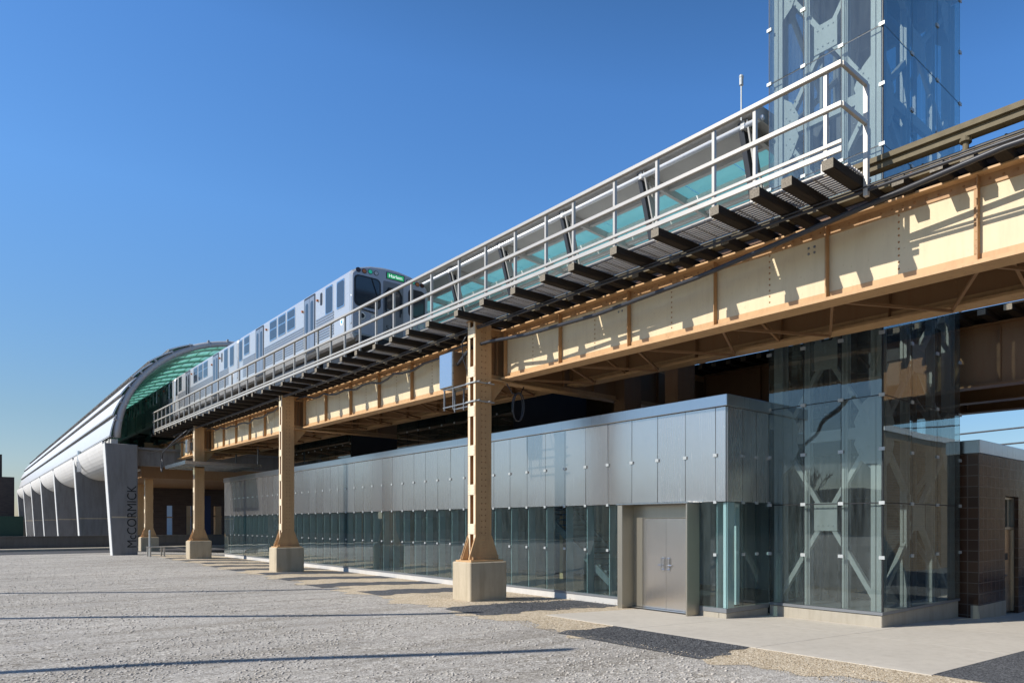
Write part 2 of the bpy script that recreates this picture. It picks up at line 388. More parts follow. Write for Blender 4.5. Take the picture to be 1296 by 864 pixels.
# loose stones
def stones(n,fx,name,mat,smin,smax):
    base=np.array([(1,0,0),(-1,0,0),(0,1,0),(0,-1,0),(0,0,1),(0,0,-1)],float)
    fc=np.array([(0,2,4),(2,1,4),(1,3,4),(3,0,4),(2,0,5),(1,2,5),(3,1,5),(0,3,5)])
    pts=fx(n);n=len(pts);s=smin+(smax-smin)*rng.random(n)**4
    v=base[None]*(.6+.8*rng.random((n,6,1)));a=rng.random(n)*6.28;ca,sa=np.cos(a),np.sin(a)
    x=v[:,:,0]*ca[:,None]-v[:,:,1]*sa[:,None];y=v[:,:,0]*sa[:,None]+v[:,:,1]*ca[:,None];z=v[:,:,2]*.48
    V=np.stack([x,y,z],2)*s[:,None,None]+pts[:,None,:]
    F=(fc[None]+6*np.arange(n)[:,None,None]).reshape(-1,3)
    me=bpy.data.meshes.new(name);me.vertices.add(n*6);me.vertices.foreach_set('co',V.reshape(-1).astype(np.float32))
    me.loops.add(len(F)*3);me.loops.foreach_set('vertex_index',F.reshape(-1).astype(np.int32))
    me.polygons.add(len(F));me.polygons.foreach_set('loop_start',np.arange(0,len(F)*3,3,dtype=np.int32))
    me.update(calc_edges=True);me.validate();me.materials.append(mat)
    o=bpy.data.objects.new(name,me);COL.objects.link(o);o['kind']='stuff';return o
CA,SA=.6927,.7212
def lotpts(n):
    d=7.5+34*rng.random(n)**1.7;u=-1.02+1.1*rng.random(n)
    X=SA*d+CA*u*d;Y=CA*d-SA*u*d
    cl=np.sin(X*.9+1.3*np.sin(Y*.31))+np.sin(Y*1.1+.8*np.sin(X*.7+2))+.8*np.sin(X*2.3-Y*1.7)
    k=(X<7.6+.018*np.maximum(0,Y-14))&((cl>.1)|(rng.random(n)<.22));X,Y=X[k],Y[k]
    return np.stack([X,Y,np.full(len(X),.004)],1)
stones(62000,lotpts,'loose_stones',M['stone'],.005,.033)
def tanpts(n):
    Y=2.8+16*rng.random(n)**1.4;X=7.6+1.2*rng.random(n)+(Y>12.75)*rng.random(n)*2.7
    k=~(((Y>7)&(Y<10.5)&(X>7.8))|((Y>13.5)&(Y<15.6)));X,Y=X[k],Y[k]
    return np.stack([X,Y,.010+np.zeros(len(X))],1)
stones(9000,tanpts,'pea_stones',M['tangravel'],.006,.018)
def darkpts(n):
    Y=np.where(rng.random(n)<.5,7.05+3.4*rng.random(n),13.6+1.9*rng.random(n));X=7.7+1.1*rng.random(n)+(Y>12)*rng.random(n)*2.5
    return np.stack([X,Y,.014+np.zeros(n)],1)
stones(7000,darkpts,'charcoal_stones',M['darkgravel'],.006,.022)

# ================================================================== VIADUCT
BENTS=[-14.6,1.2,16.8,32.55,48.1,63.4]
XC=9.57                       # near column row
ZT=5.13+2                     # top of ties at Y=0
ZB=4.98+2                     # top of girders
ZG=3.70+2                     # bottom of girders
def zt(y):return GR*y
def column_parts(t,h,detail=True):
    p=MB();p.box(-.53,-.47,-.45,.53,.47,1.0);p.build('pedestal',M['ped'],t,bevel=.025)
    s=MB();hw,hd=.23,.20
    s.box(-hw,-hd,1.04,hw,-hd+.022,h);s.box(-hw,hd-.022,1.04,hw,hd,h)          # cover plates facing along the track
    s.box(-.03,-hd+.022,1.04,-.015,hd-.022,h)                                   # inner web
    if detail:
        z=1.75
        while z<h-.1:
            for x in (-.055,.055):
                s.rivet((x,-hd,z),(0,-1,0),.021,1);s.rivet((x,hd,z),(0,1,0),.021,1)
            z+=.155
    s.build('shaft',[M['tan'],M['rivet']],t)
    e=MB()
    for sx in (-1,1):
        for sy in (-1,1):
            e.box(sx*hw,sy*(hd-.024),1.04,sx*(hw-.018),sy*(hd-.11),h)            # flange angle legs
        z=1.72
        while z<h-.2:
            e.box(sx*(hw+.012),-hd+.03,z,sx*hw,hd-.03,z+.27)
            if detail:
                for dz in (.05,.14,.22):
                    for y in (-hd+.07,hd-.07): e.rivet((sx*(hw+.012),y,z+dz),(sx,0,0),.017)
            z+=1.03
    e.build('batten_plates',M['edge'],t)
    g=MB()
    for sy in (-1,1):
        g.prism([(-.43,1.05),(.43,1.05),(.40,1.18),(.235,1.68),(-.235,1.68),(-.40,1.18)],'y',sy*hd,sy*(hd+.02))
        g.box(-.42,sy*(hd+.022),1.04,.42,sy*(hd+.11),1.06);g.box(-.42,sy*(hd+.022),1.06,.42,sy*(hd+.036),1.16)
        for i in range(9):
            g.rivet((-.34+.085*i,sy*(hd+.036),1.12),(0,sy,0),.02)
        for zz,w in ((1.27,.30),(1.37,.26),(1.47,.22),(1.57,.18)):
            for x in (-w,-.05,.05,w): g.rivet((x,sy*(hd+.02),zz),(0,sy,0),.018)
    for sx in (-1,1):
        for yy in (-.16,.16): g.prism([(sx*.24,1.06),(sx*.42,1.06),(sx*.24,1.62)],'y',yy-.01,yy+.01)
        for yy in (-.13,-.04,.04,.13): g.rivet((sx*.245,yy,1.35),(sx,0,0),.018)
        for yy in (-.28,.28): g.cyl((sx*.35,yy,1.04),(sx*.35,yy,1.13),.022,6)
    g.box(-.47,-.40,1.0,.47,.40,1.04)
    g.build('base_gussets',M['tan'],t)
    c=MB();c.box(-.26,-.23,h,.26,.23,h+.03);c.build('cap_plate',M['ochre'],t)
col_labels={1.2:'tan riveted column supporting the girder beyond the glass lift tower',
 16.8:'large tan riveted steel column carrying the steel cabinet, on a concrete block',
 32.55:'tan riveted steel column on concrete block before the middle of the glass station house',
 48.1:'tan riveted steel column with small grey box, near the end of the glass station house',
 63.4:'orange brown column behind the bench, next to the lettered concrete pier',
 -14.6:'tan riveted column of the viaduct at the unseen end of the lot'}
for y in BENTS:
    t=T('viaduct_column',col_labels[y],'column',(XC,y,0),'riveted columns along the near side of the viaduct')
    column_parts(t,7.12+zt(y),y<60)
# inner and far rows
first=None
for y in BENTS[1:]:
    for x,l in ((19.3,'far row'),(22.95,'outer far row')):
        lab='brown shaded viaduct column in the far row behind the station house' if x<20 else 'brown shaded viaduct column in the farthest row under the tracks'
        t=T('viaduct_column',lab,'column',(x,y,gz(x)),'shaded columns under the viaduct')
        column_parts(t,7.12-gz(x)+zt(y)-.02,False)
for i,y in enumerate(BENTS):
    t=T('cross_girder','brown riveted cross girder on the '+['columns beyond the lot','columns past the lift tower','column with the steel cabinet','second column from the cabinet column','column with the small grey box','column behind the bench'][i],'girder',(0,y,zt(y)),'cross girders of the viaduct')
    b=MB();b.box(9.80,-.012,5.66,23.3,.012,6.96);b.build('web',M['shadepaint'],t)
    b=MB();b.box(9.80,-.19,5.62,23.3,.19,5.66);b.box(9.80,-.19,6.96,23.3,.19,7.0)
    for sy in (-1,1):
        b.box(9.80,sy*.014,5.66,23.3,sy*.028,5.80);b.box(9.80,sy*.014,6.82,23.3,sy*.028,6.96)
    b.build('flange',M['tan'],t)
    for sy in (-1,1):
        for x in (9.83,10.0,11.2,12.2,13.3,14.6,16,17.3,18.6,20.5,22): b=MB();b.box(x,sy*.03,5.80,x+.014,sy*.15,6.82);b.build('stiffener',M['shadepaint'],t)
        if sy<0:
            b=MB()
            for k in range(12):
                b.rivet((10.03,-.15,5.85+.085*k),(0,-1,0),.018) if False else b.rivet((9.93,-.014,5.85+.085*k),(0,-1,0),.018)
            for k in range(60): b.rivet((9.9+.14*k,-.028,5.73),(0,-1,0),.016);b.rivet((9.9+.14*k,-.028,6.89),(0,-1,0),.016)
    b.build('rivet_rows',M['rivet'],t)
    b=MB();b.prism([(9.815,5.62),(10.35,5.62),(9.815,4.9)],'y',-.01,.01);b.box(9.806,-.09,4.9,9.822,.09,5.62);b.build('knee_plate',M['tan'],t)

def girder(name,lab,grp,x,y0,y1,zb,zt_,wm,fm,sm,detail,lit=True):
    L=y1-y0;H=zt_-zb
    t=T(name,lab,'girder',(x,y0,zb+zt(y0)),grp)
    b=MB(True);b.box(-.010,0,.03,.010,L,H-.03)
    n=6
    if detail:
        for k in range(n):
            yy=(k+.5)*L/n
            z=.24
            while z<H-.2: b.rivet((-.010,yy,z),(-1,0,0),.019,1);z+=.105
        for k in range(1,n):   # bolted splice clusters
            if k%2==0:
                for dy in (.30,.42):
                    for dz in (.95,1.05): b.rivet((-.010,k*L/n+dy,dz-.05),(-1,0,0),.026,2)
    b.build('web',[wm,M['rivet'],M['greysteel']],t)
    b=MB(True)
    b.box(-.17,0,-.02,.17,L,.02);b.box(-.19,.35,-.045,.19,L-.35,-.02)
    b.box(-.17,0,H-.02,.17,L,H+.012)
    for s in (-1,1):
        b.box(s*.012,0,.02,s*.028,L,.15)
    b.build('bottom_flange',fm,t)
    b=MB(True)
    for s in (-1,1): b.box(s*.012,0,H-.17,s*.028,L,H-.022)
    if detail:
        k=.1
        while k<L: 
            b.rivet((-.028,k,H-.09),(-1,0,0),.022,1)
            k+=.19
    b.build('top_flange_angle',[sm,M['rivet']],t)
    for k in range(n+1):
        b=MB(True)
        yy=min(max(k*L/n,.06),L-.06)
        for s in (-1,1):
            b.box(s*.030,yy-.007,.022,s*.125,yy+.007,H-.022);b.box(s*.013,yy+.007,.16,s*.026,yy+.085,H-.18)
        if detail:
            z=.25
            while z<H-.25: b.rivet((-.026,yy+.045,z),(-1,0,0),.016);z+=.12
        b.build('stiffener',sm,t)
    return t
bayn=['running out past the open ground','between the lift tower and the cabinet column','between the cabinet column and the second column','between the second column and the grey box column','between the grey box column and the column by the bench']
GI={}
for i in range(5):
    y0,y1=BENTS[i]+.22,BENTS[i+1]-.22
    GI[i]=girder('plate_girder','cream riveted outer girder '+bayn[i],'cream outer plate girders',10.25,y0,y1,ZG,ZB,M['cream'],M['tan'],M['ochre'],i>0)
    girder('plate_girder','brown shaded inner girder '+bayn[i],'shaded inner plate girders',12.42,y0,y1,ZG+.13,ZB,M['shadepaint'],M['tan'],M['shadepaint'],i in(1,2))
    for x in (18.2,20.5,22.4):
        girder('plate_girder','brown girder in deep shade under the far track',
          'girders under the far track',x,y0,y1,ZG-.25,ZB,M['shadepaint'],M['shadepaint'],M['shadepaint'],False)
    # lateral bracing belongs to the outer girder of its bay
    L=y1-y0
    b=MB(True)
    for k in range(6):
        ya,yb=k*L/6,(k+1)*L/6
        b.beam((.16,ya+.05,.05),(2.02,(ya+yb)/2,.05),.05,.05);b.beam((2.02,(ya+yb)/2,.02),(.16,yb-.05,.02),.05,.05)
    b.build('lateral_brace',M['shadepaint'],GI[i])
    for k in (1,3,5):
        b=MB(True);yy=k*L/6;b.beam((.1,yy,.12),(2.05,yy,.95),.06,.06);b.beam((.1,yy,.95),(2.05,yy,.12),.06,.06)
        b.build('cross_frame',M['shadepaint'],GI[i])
# ---------------- ties
post_y=[5.56,6.87,7.74,9.11,10.29,11.59,12.56,13.76,15.04,16.33,17.81,19.0,20.14]
while post_y[-1]<55: post_y.append(post_y[-1]+1.24)
def tie(xa,xb,lab,grp):
    t=T('railway_tie',lab,'railway tie',(0,0,0),grp)
    b=MB();b.box(xa,-.10,-.15,xb,.10,0);b.build('timber',M['tie'],t,bevel=.012)
    b=MB();b.box(xa-.004,-.096,-.146,xa-.001,.096,-.004);b.build('end_grain',M['tieend'],t)
    return t
lt=tie(8.60,12.55,'long dark timber tie whose pale end sticks out under the walkway','long ties carrying the walkway')
sh=tie(9.72,12.55,'short dark timber tie under the near rails','short ties under the near track')
usedl=[];ally=[]
for k,y in enumerate(post_y+[6.3]):
    loc=(random.uniform(-.04,.04),y-.10,ZT+zt(y))
    if k==0: lt.location=loc
    else: dup(lt,loc)
    ally.append(y-.1)
ally.sort()
sy=[]
for a,b_ in zip(ally,ally[1:]):
    if b_-a>.75: sy.append((a+b_)/2)
    if b_-a>1.35: pass
y=4.95
while y>-13: sy.append(y);y-=random.choice([.42,.55,.6])
for k,y in enumerate(sy):
    loc=(random.uniform(-.06,.06),y,ZT+zt(y))
    if k==0: sh.location=loc
    else: dup(sh,loc)
ft=tie(17.2,21.6,'dark timber tie under the far track','ties under the far track')
k=0;y=-12.0
while y<56:
    loc=(0,y,ZT+zt(y))
    if k==0: ft.location=loc
    else: dup(ft,loc)
    y+=.62;k+=1
# ---------------- timber deck between the near rails; other planks added to block sun
def planks(x0,n,w,lab):
    t=T('timber_decking',lab,'decking',(x0,-13,ZT+zt(-13)))
    for k in range(n):
        b=MB(True);b.box(k*w,0,.004,k*w+w-.012,69,.05);b.build('plank',M['tie'],t)
planks(10.50,6,.20,'dark timber planks laid between the rails of the near track')
planks(11.92,3,.20,'dark timber planks added beside the platform side rail to block sun')
planks(17.3,26,.25,'unseen dark timber planks added over the far track to shade its girders')
# ---------------- rails
Y0,Y1=-13.5,56
def railbar(x,lab,h=.17):
    b=MB(True);b.box(-.065,0,0,.065,Y1-Y0,.015);b.box(-.01,0,.015,.01,Y1-Y0,h-.04);b.box(-.036,0,h-.04,.036,Y1-Y0,h)
    o=b.build('rail',M['railsteel'],loc=(x,Y0,ZT+zt(Y0)));tag(o,lab,'rail','running rails');return o
railbar(10.38,'steel running rail nearest the walkway, under the train wheels')
railbar(11.82,'steel running rail on the platform side of the near track')
railbar(18.7,'steel running rail of the far track beside the platform');railbar(20.14,'outer steel running rail of the far track')
t=T('guard_timber','weathered olive guard timber with bolts along the outer tie ends',"timber",(10.02,-13.0,ZT+zt(-13)))
b=MB(True);b.box(-.09,0,.005,.09,68.0,.15);b.build('beam',M['guard'],t)
b=MB(True)
for k in range(30):
    b.cyl((-.02,.3+.6*k,.15),(-.02,.3+.6*k,.19),.022,6);b.cyl((-.09,.45+.6*k,.08),(-.11,.45+.6*k,.08),.02,6)
b.build('bolts',M['railsteel'],t)
t=T('third_rail','rusty third rail on stub insulators beside the near track','rail',(9.86,-13,ZT+zt(-13)))
b=MB(True);b.box(-.075,0,.25,.075,18.75,.31);b.box(-.03,0,.31,.03,18.75,.37);b.box(-.085,0,.37,.085,18.75,.45);b.build('rail_bar',M['guard'],t)
b=MB(True)
for k in range(9):
    b=MB(True);yy=.6+2.05*k;b.cyl((0,yy,.0),(0,yy,.08),.07,10);b.cyl((0,yy,.08),(0,yy,.2),.045,10);b.cyl((0,yy,.2),(0,yy,.27),.085,10)
    b.build('insulator',M['guard'],t)
# ---------------- walkway grating
def grating(L):
    t=T('walkway_grating','metal bar grating panel of the trackside walkway','grating',(0,0,0),'walkway grating panels')
    b=MB(True)
    for k in range(11): b.box(8.95+.066*k,0,.002,8.95+.066*k+.02,L,.058)
    n=int(L/.3)
    for k in range(n+1): b.box(8.95,k*(L-.02)/n,.010,9.63,k*(L-.02)/n+.02,.035)
    b.build('bars',M['aludark'],t);return t
gp=grating(2.44);k=0;y=5.35
while y<54:
    loc=(0,y,ZT+zt(y))
    if k==0:gp.location=loc
    else:dup(gp,loc)
    y+=2.5;k+=1
# ---------------- walkway railing
t=T('walkway_railing','pale metal railing with two rails and kick rail along the walkway edge','railing',(8.75,0,ZT))
X=0
for y in post_y:
    b=MB();b.box(-.028,y+.0,zt(y)-.14,.028,y+.056,zt(y)+1.37);b.box(-.045,y-.03,zt(y)-.12,-.033,y+.09,zt(y)+.03)
    b.build('post',M['alu'],t)
y0,y1=5.30,post_y[-1]+.2;z=lambda y,h:h+zt(y)
for nm,h,w,hh in (('top_rail',1.37,.07,.075),('mid_rail',.79,.055,.075),('kick_rail',.26,.03,.06),('kick_rail',.15,.03,.09)):
    b=MB();b.beam((-.035,y0,z(y0,h)),(-.035,y1,z(y1,h)),w,hh);b.build(nm,M['alu'],t,bevel=.008)
b=MB();b.box(.62,5.27,zt(5)-.3,.69,5.34,zt(5)+1.37);b.build('post',M['alu'],t)
for h in (1.37,.79):
    b=MB();b.beam((-.03,5.305,z(5,h)),(.66,5.305,z(5,h)),.06,.075);b.build('end_rail',M['alu'],t,bevel=.008)
# ---------------- conduits and cables
def cable(name,lab,pts,r,mat='cable',cat='cable',n=8,grp=None):
    o=MB().tube(pts,r,n).build(name,M[mat],smooth=True);return tag(o,lab,cat,grp)
def line(x,z,ya,yb,st=1.0,sag=0,per=15.7,ph=16.8):
    out=[]
    for y in frange(ya,yb,st):
        s=sag*(1-((((y-ph)/per)%1)*2-1)**2) if sag else 0
        out.append((x,y,z+zt(y)-s))
    return out
for k,(dx,dz) in enumerate(((0,0),(.05,.06),(-.03,.07))):
    cable('conduit',['lower grey conduit','upper grey conduit','thin outer conduit'][k]+' clipped under the long tie ends',line(9.40+dx,ZT-.22+dz*.6,-12,54,2),(.024,.020,.014)[k],'cable','conduit',grp='conduits under the ties')
# the thick cable from the right, strapped to the girder, ending in the cabinet on the first column
cable('power_cable','thick black cable running along the girder into the steel cabinet',
 [(x_+.16*(y_<14),y_,z_+(.085 if y_<14 else 0)) for x_,y_,z_ in [(9.5,-10,6.98),(9.5,-4,6.80),(9.5,0,6.86),(9.5,3.4,6.93),(9.5,6,6.75),(9.5,9,6.55),(9.5,12,6.47),(9.52,14.5,6.56),(9.55,16.3,6.72),(9.45,16.9,6.68),(9.42,17.3,6.52),(9.45,17.7,6.35),(9.45,17.82,6.30)]],.042,n=10)
for k,(a,b_) in enumerate(((17.0,32.3),(32.7,47.9),(48.3,60))):
    pts=[]
    for i in range(25):
        f=i/24;y=a+(b_-a)*f
        pts.append((9.9+.05*math.sin(i*1.3),y,6.93+zt(y)-.38*math.sin(PI*f)**.8-.06*math.sin(i*1.9)))
    cable('lashed_cable','grey lashed cable sagging '+bayn[k+2],pts,.035,grp='lashed cables on the girders')
cable('messenger_wire','thin pair of wires dropping from the grey box column to the concrete beam',[(9.3,47.9,7.5),(9.2,50,7.1),(9.0,53,6.7),(8.4,56,6.45)],.02)
cable('hanging_cable','black cable hanging in a loop before the concrete beam',[(9.2,49,7.4),(8.9,51,6.9),(8.62,52.6,6.3),(8.6,52.7,5.9)]+[(8.6+.0*k,52.7+.22*math.sin(a),5.55+.38*math.cos(a)) for k,a in enumerate(frange(0,12.2,.4))],.035)
cable('cable_loop','black coil of cable hanging beneath the cross girder by the cabinet column',[(10.2,16.5,5.75),(10.35,16.45,5.5)]+[(10.5+.16*math.sin(a),16.4+.05*math.sin(a*.7),5.15+.38*math.cos(a)) for a in frange(.3,13,.3)]+[(10.7,16.45,5.72)],.016)
cable('drop_cable','thin black cable dropping beside the cabinet',[(9.35,17.05,7.0),(9.33,17.3,6.8),(9.4,17.35,6.4),(9.5,17.2,5.9),(9.6,17.1,5.7)],.016)
# ---------------- cabinet on the first column
t=T('electrical_cabinet','tall steel cabinet bracketed out from the large column, reflecting blue sky','cabinet',(9.30,17.75,5.72))
b=MB();b.box(0,0,0,.42,.72,.96);b.build('body',M['boxside'],t,bevel=.012)
b=MB();b.box(-.022,.015,.015,-.001,.705,.945);b.build('door',M['boxpaint'],t,bevel=.006)
b=MB()
for z_ in (.15,.35,.55,.78): b.box(-.005,-.012,z_,.03,-.001,z_+.03)
b.build('hinge',M['greysteel'],t)
b=MB()
for dx in (.05,.36):
    b.beam((dx,-1.35,-.03),(dx,.62,-.03),.028,.028);b.beam((dx,-1.35,-.52),(dx,.62,-.52),.028,.028)
for dy in (.05,.55):
    for dx in (.05,.36): b.beam((dx,dy,-.60),(dx,dy,-.005),.035,.035)
b.build('bracket',M['greysteel'],t)
t=T('column_strap','pair of thin steel straps clamped round the cabinet column','strap',(XC,16.8,0))
b=MB()
for z_ in (5.69,5.20):
    b.beam((-.27,-.225,z_),(.30,-.225,z_),.025,.03);b.beam((-.27,.225,z_),(.30,.225,z_),.025,.03);b.beam((-.255,-.25,z_),(-.255,.25,z_),.025,.03)
b.build('straps',M['galv'],t)
t=T('junction_box','small pale box with black lamp on the far column beside the cables','box',(9.15,48.9,6.1))
b=MB();b.box(0,0,0,.18,.45,.75);b.build('body',M['boxpaint'],t,bevel=.01)
b=MB();b.box(.20,-.2,.15,.45,.1,.6);b.cyl((.3,-.2,.35),(.3,-.3,.35),.1,10);b.build('lamp',M['black'],t)
# ================================================================== TRAIN
def train_car():
    t=T('train_car','','train car',(0,0,0),'stainless steel train cars')
    W=1.45;L=14.25
    sec=[(-1.36,1.0),(1.36,1.0),(W,1.2),(W,3.30),(1.38,3.45),(1.15,3.60),(.75,3.74),(.3,3.81),(0,3.82),(-.3,3.81),(-.75,3.74),(-1.15,3.60),(-1.38,3.45),(-W,3.30),(-W,1.2)]
    b=MB();b.prism(sec,'y',.0,L);b.build('body',M['train'],t,bevel=.07)
    b=MB();b.prism([(-1.30,3.50),(1.30,3.50),(1.1,3.64),(.75,3.765),(0,3.85),(-.75,3.765),(-1.1,3.64)],'y',.25,L-.2);b.build('roof',M['rooftrain'],t)
    b=MB();b.prism([(-1.37,1.22),(1.37,1.22),(1.37,3.34),(1.2,3.55),(.75,3.70),(0,3.775),(-.75,3.70),(-1.2,3.55),(-1.37,3.34)],'y',-.02,-.001);b.build('front_panel',M['trainfront'],t,bevel=.01)
    def rr(x0,z0,x1,z1,r,n=4):
        p=[]
        for cx,cz,a0 in ((x1-r,z1-r,0),(x0+r,z1-r,90),(x0+r,z0+r,180),(x1-r,z0+r,270)):
            for k in range(n+1):
                a=math.radians(a0+90*k/n);p.append((cx+r*math.cos(a),cz+r*math.sin(a)))
        return p
    def fw(x0,z0,x1,z1,r=.14,nm='windscreen'):
        b=MB();b.prism(rr(x0-.05,z0-.05,x1+.05,z1+.05,r+.03),'y',-.032,-.0205);f=b.build('window_frame',M['black'],t)
        b=MB();b.prism(rr(x0,z0,x1,z1,r),'y',-.040,-.033);b.build(nm,M['wglass'],f)
    fw(-1.27,2.26,-.43,3.28);fw(.70,2.26,1.25,3.22)
    b=MB();b.prism(rr(-.29,1.22,.46,3.34,.05),'y',-.026,-.0205);d=b.build('front_door',M['greysteel'],t)
    b=MB();b.prism(rr(-.17,2.32,.34,2.98,.12),'y',-.042,-.0265);b.build('door_window',M['wglass'],d)
    b=MB()
    for k in range(2): b.tube([(x,-.05,z_) for x,z_ in [(-.22+.05*k,2.25-.15*k),(-.22+.05*k,2.9),(-.1,3.1-.05*k),(.27,3.1-.05*k),(.39-.05*k,2.9),(.39-.05*k,2.25-.15*k)]],.018,6)
    b.build('gangway_frame',M['black'],d)
    b=MB();b.box(-.18,-.034,3.44,.50,-.0215,3.68);s=b.build('destination_sign',M['black'],t)
    b=MB();b.box(-.15,-.040,3.465,.47,-.0345,3.655);b.build('sign_panel',M['signgreen'],s)
    mt=Matrix.Translation((.16,-.0412,3.56))@Matrix.Rotation(PI/2,4,'X')
    text_mesh('Harlem',M['signwhite'],'lettering',s,mt,.001,.17)
    for k,(x,m) in enumerate(((-1.18,'redlens'),(-.97,'amber'),(-.76,'greenlamp'),(-.55,'clear'),(1.18,'redlens'),(1.0,'amber'),(.82,'greenlamp'),(.66,'clear'))):
        zz=3.50 if abs(x)>.9 else 3.53
        b=MB();b.cyl((x,-.032,zz),(x,-.0215,zz),.088,14);r=b.build('marker_light',M['black'],t)
        b=MB();b.cyl((x,-.040,zz),(x,-.0325,zz),.068,14);b.build('lens',M[m],r)
    for x in (-1.05,-.62,.80,1.15):
        b=MB();b.cyl((x,-.045,1.88),(x,-.0205,1.88),.13,16);r=b.build('headlight',M['bright'],t)
        b=MB();b.cyl((x,-.053,1.88),(x,-.046,1.88),.085,14);b.build('lens',M['black'] if x==-1.05 else M['clear'],r)
    b=MB();b.beam((-.72,-.06,3.30),(-.52,-.06,2.72),.018,.02);b.build('wiper',M['black'],t);b=MB();b.beam((-1.1,-.05,2.12),(-.5,-.05,2.06),.03,.03);b.build('front_step',M['black'],t)
    mt=Matrix.Translation((.08,-.028,1.62))@Matrix.Rotation(PI/2,4,'X');text_mesh('5161',M['letter'],'car_number',t,mt,.001,.26,1.1)
    b=MB();b.box(-1.25,-.16,.92,1.25,.05,1.16);b.box(-.25,-.45,.72,.25,0,.95);b.build('coupler_beam',M['black'],t,bevel=.02)
    b=MB()
    for x in (-1.43,1.41): b.tube([(x,-.03,1.5),(x,-.07,1.55),(x,-.07,2.5),(x,-.03,2.55)],.014,6)
    b.build('grab_rail',M['bright'],t)
    # both sides
    for s in (-1,1):
        def sb(y0,z0,y1,z1,d0,d1,m,nm,par=t,r=.06):
            b=MB();b.prism([(y,z_) for y,z_ in rr(y0,z0,y1,z1,min(r,(y1-y0)/2.2))],'x',s*(W+d0),s*(W+d1));return b.build(nm,M[m],par)
        def win(y0,y1,z0,z1,tr=True):
            f=sb(y0,z0,y1,z1,.001,.016,'bright','side_window')
            if tr:
                sb(y0+.06,z1-.36,y1-.06,z1-.06,.0165,.020,'wglass','pane',f);sb(y0+.06,z0+.06,y1-.06,z1-.42,.0165,.020,'wglass','pane',f)
            else: sb(y0+.05,z0+.05,y1-.05,z1-.05,.0165,.020,'wglass','pane',f,.1)
        win(.5,1.25,2.25,3.26,False);win(1.65,2.38,2.25,3.30,False)
        for a,c in ((5.85,6.85),(7.05,8.05),(8.25,9.25)): win(a,c,2.42,3.30)
        win(12.4,13.3,2.42,3.30);win(13.6,14.15,2.25,3.28,False)
        sb(2.75,2.75,2.95,3.22,.001,.012,'black','side_sign')
        for a,c in ((3.5,4.75),(10.15,11.4)):
            f=sb(a,1.12,c,3.36,.001,.010,'black','door_frame')
            mid=(a+c)/2
            for (p,q) in ((a+.07,mid-.01),(mid+.01,c-.07)):
                lf=sb(p,1.18,q,3.28,.0105,.018,'trainflute','door_leaf',f,.03);sb(p+.12,1.95,q-.12,3.12,.0185,.022,'wglass','pane',f,.1)
        b=MB()
        for (a,c) in ((1.55,3.40),(4.85,10.05),(11.5,13.5)):
            for k in range(9): b.box(s*(W+.001),a,1.42+.10*k,s*(W+.018),c,1.42+.10*k+.055)
        b.build('fluting',M['trainflute'],t)
        b=MB()
        for y,z_ in ((3.2,3.0),(9.7,3.05),(4.9,2.9)): b.cyl((s*W,y,z_),(s*(W+.06),y,z_),.05,8)
        b.build('speaker',M['amber'],t)
        b=MB();b.cyl((s*(W+.002),.75,1.75),(s*(W+.008),.75,1.75),.17,20);bd=b.build('round_badge',M['white'],t)
        b=MB();b.cyl((s*(W+.0085),.75,1.72),(s*(W+.012),.75,1.72),.11,3);b.build('emblem',M['agency'],bd)
        for k in (0,1): text_mesh('Y' if False else '7',M['letter'],'door_mark',t,Matrix.Translation((s*(W+.003),3.0 if k==0 else 9.95,2.6))@Matrix.Rotation(s*PI/2,4,'Z')@Matrix.Rotation(PI/2,4,'X'),.001,.16) if False else None
    # running gear
    for yc in (2.6,11.6):
        b=MB();b.box(-1.05,yc-1.2,.32,1.05,yc+1.2,.72)
        for dy in (-.95,.95):
            for x in (-.72,.72): b.cyl((x-.07,yc+dy,.36),(x+.07,yc+dy,.36),.36,18)
        b.build('bogie',M['black'],t)
    b=MB();b.box(-1.2,4.4,.45,1.2,9.8,.98);b.build('underfloor_box',M['darksteel'],t,bevel=.03)
    b=MB()
    for z_ in (1.6,2.1,2.6,3.0): b.box(-1.2,14.26,z_,1.2,14.34,z_+.06)
    b.build('gap_chains',M['bright'],t)
    b=MB();b.box(-.5,14.25,1.1,.5,14.62,3.2);b.build('gangway',M['black'],t)
    return t
ZR=ZT+.17
car=train_car();car.location=(11.10,25.9,ZR+zt(25.9));car.rotation_euler=(math.atan(GR),0,0)
car['label']='leading silver train car with green lit destination sign and marker lights'
for k,(lab) in enumerate(('second silver train car, coupled behind the leading car','third silver train car, shaded at the mouth of the tube station','fourth silver train car, inside the tube station')):
    y=25.9+14.63*(k+1);dup(car,(11.10,y,ZR+zt(y)),lab)

# ================================================================== PLATFORM AND CANOPY
t=T('station_platform','dark edged island platform beside the near track','platform',(0,10.6,ZT))
b=MB(True);b.box(12.66,0,.95,17.1,45,1.25);b.build('deck',M['roofgrey'],t)
b=MB(True);b.box(12.70,0,.25,12.80,45,.94)
for k in range(12): b.box(13.3,1+3.68*k,.0,16.8,1.2+3.68*k,.94)
b.build('fascia',M['darksteel'],t)
b=MB(True);b.box(12.62,0,1.252,12.9,45,1.29);b.build('edge_strip',M['white'],t)
ZC=9.87+2
t=T('platform_canopy','long platform canopy with grey soffit, teal glass and slanted steel struts','canopy',(0,10.3,ZC))
LC=44.5
b=MB(True)
b.box(13.06,0,-.05,13.12,LC,.05);b.prism([(13.12,-.06),(14.25,-.16),(14.25,-.06),(13.12,.04)],'y',0,LC);b.build('roof_edge',M['roofgrey'],t)
b=MB(True)
for k in range(13): b.beam((13.2,.5+3.68*k,-.2),(17.4,.5+3.68*k,-.50),.12,.2)
b.box(14.25,0,-.28,14.37,LC,-.08);b.box(15.8,0,-.38,16.1,LC,-.22);b.build('roof_beam',M['roofgrey'],t)
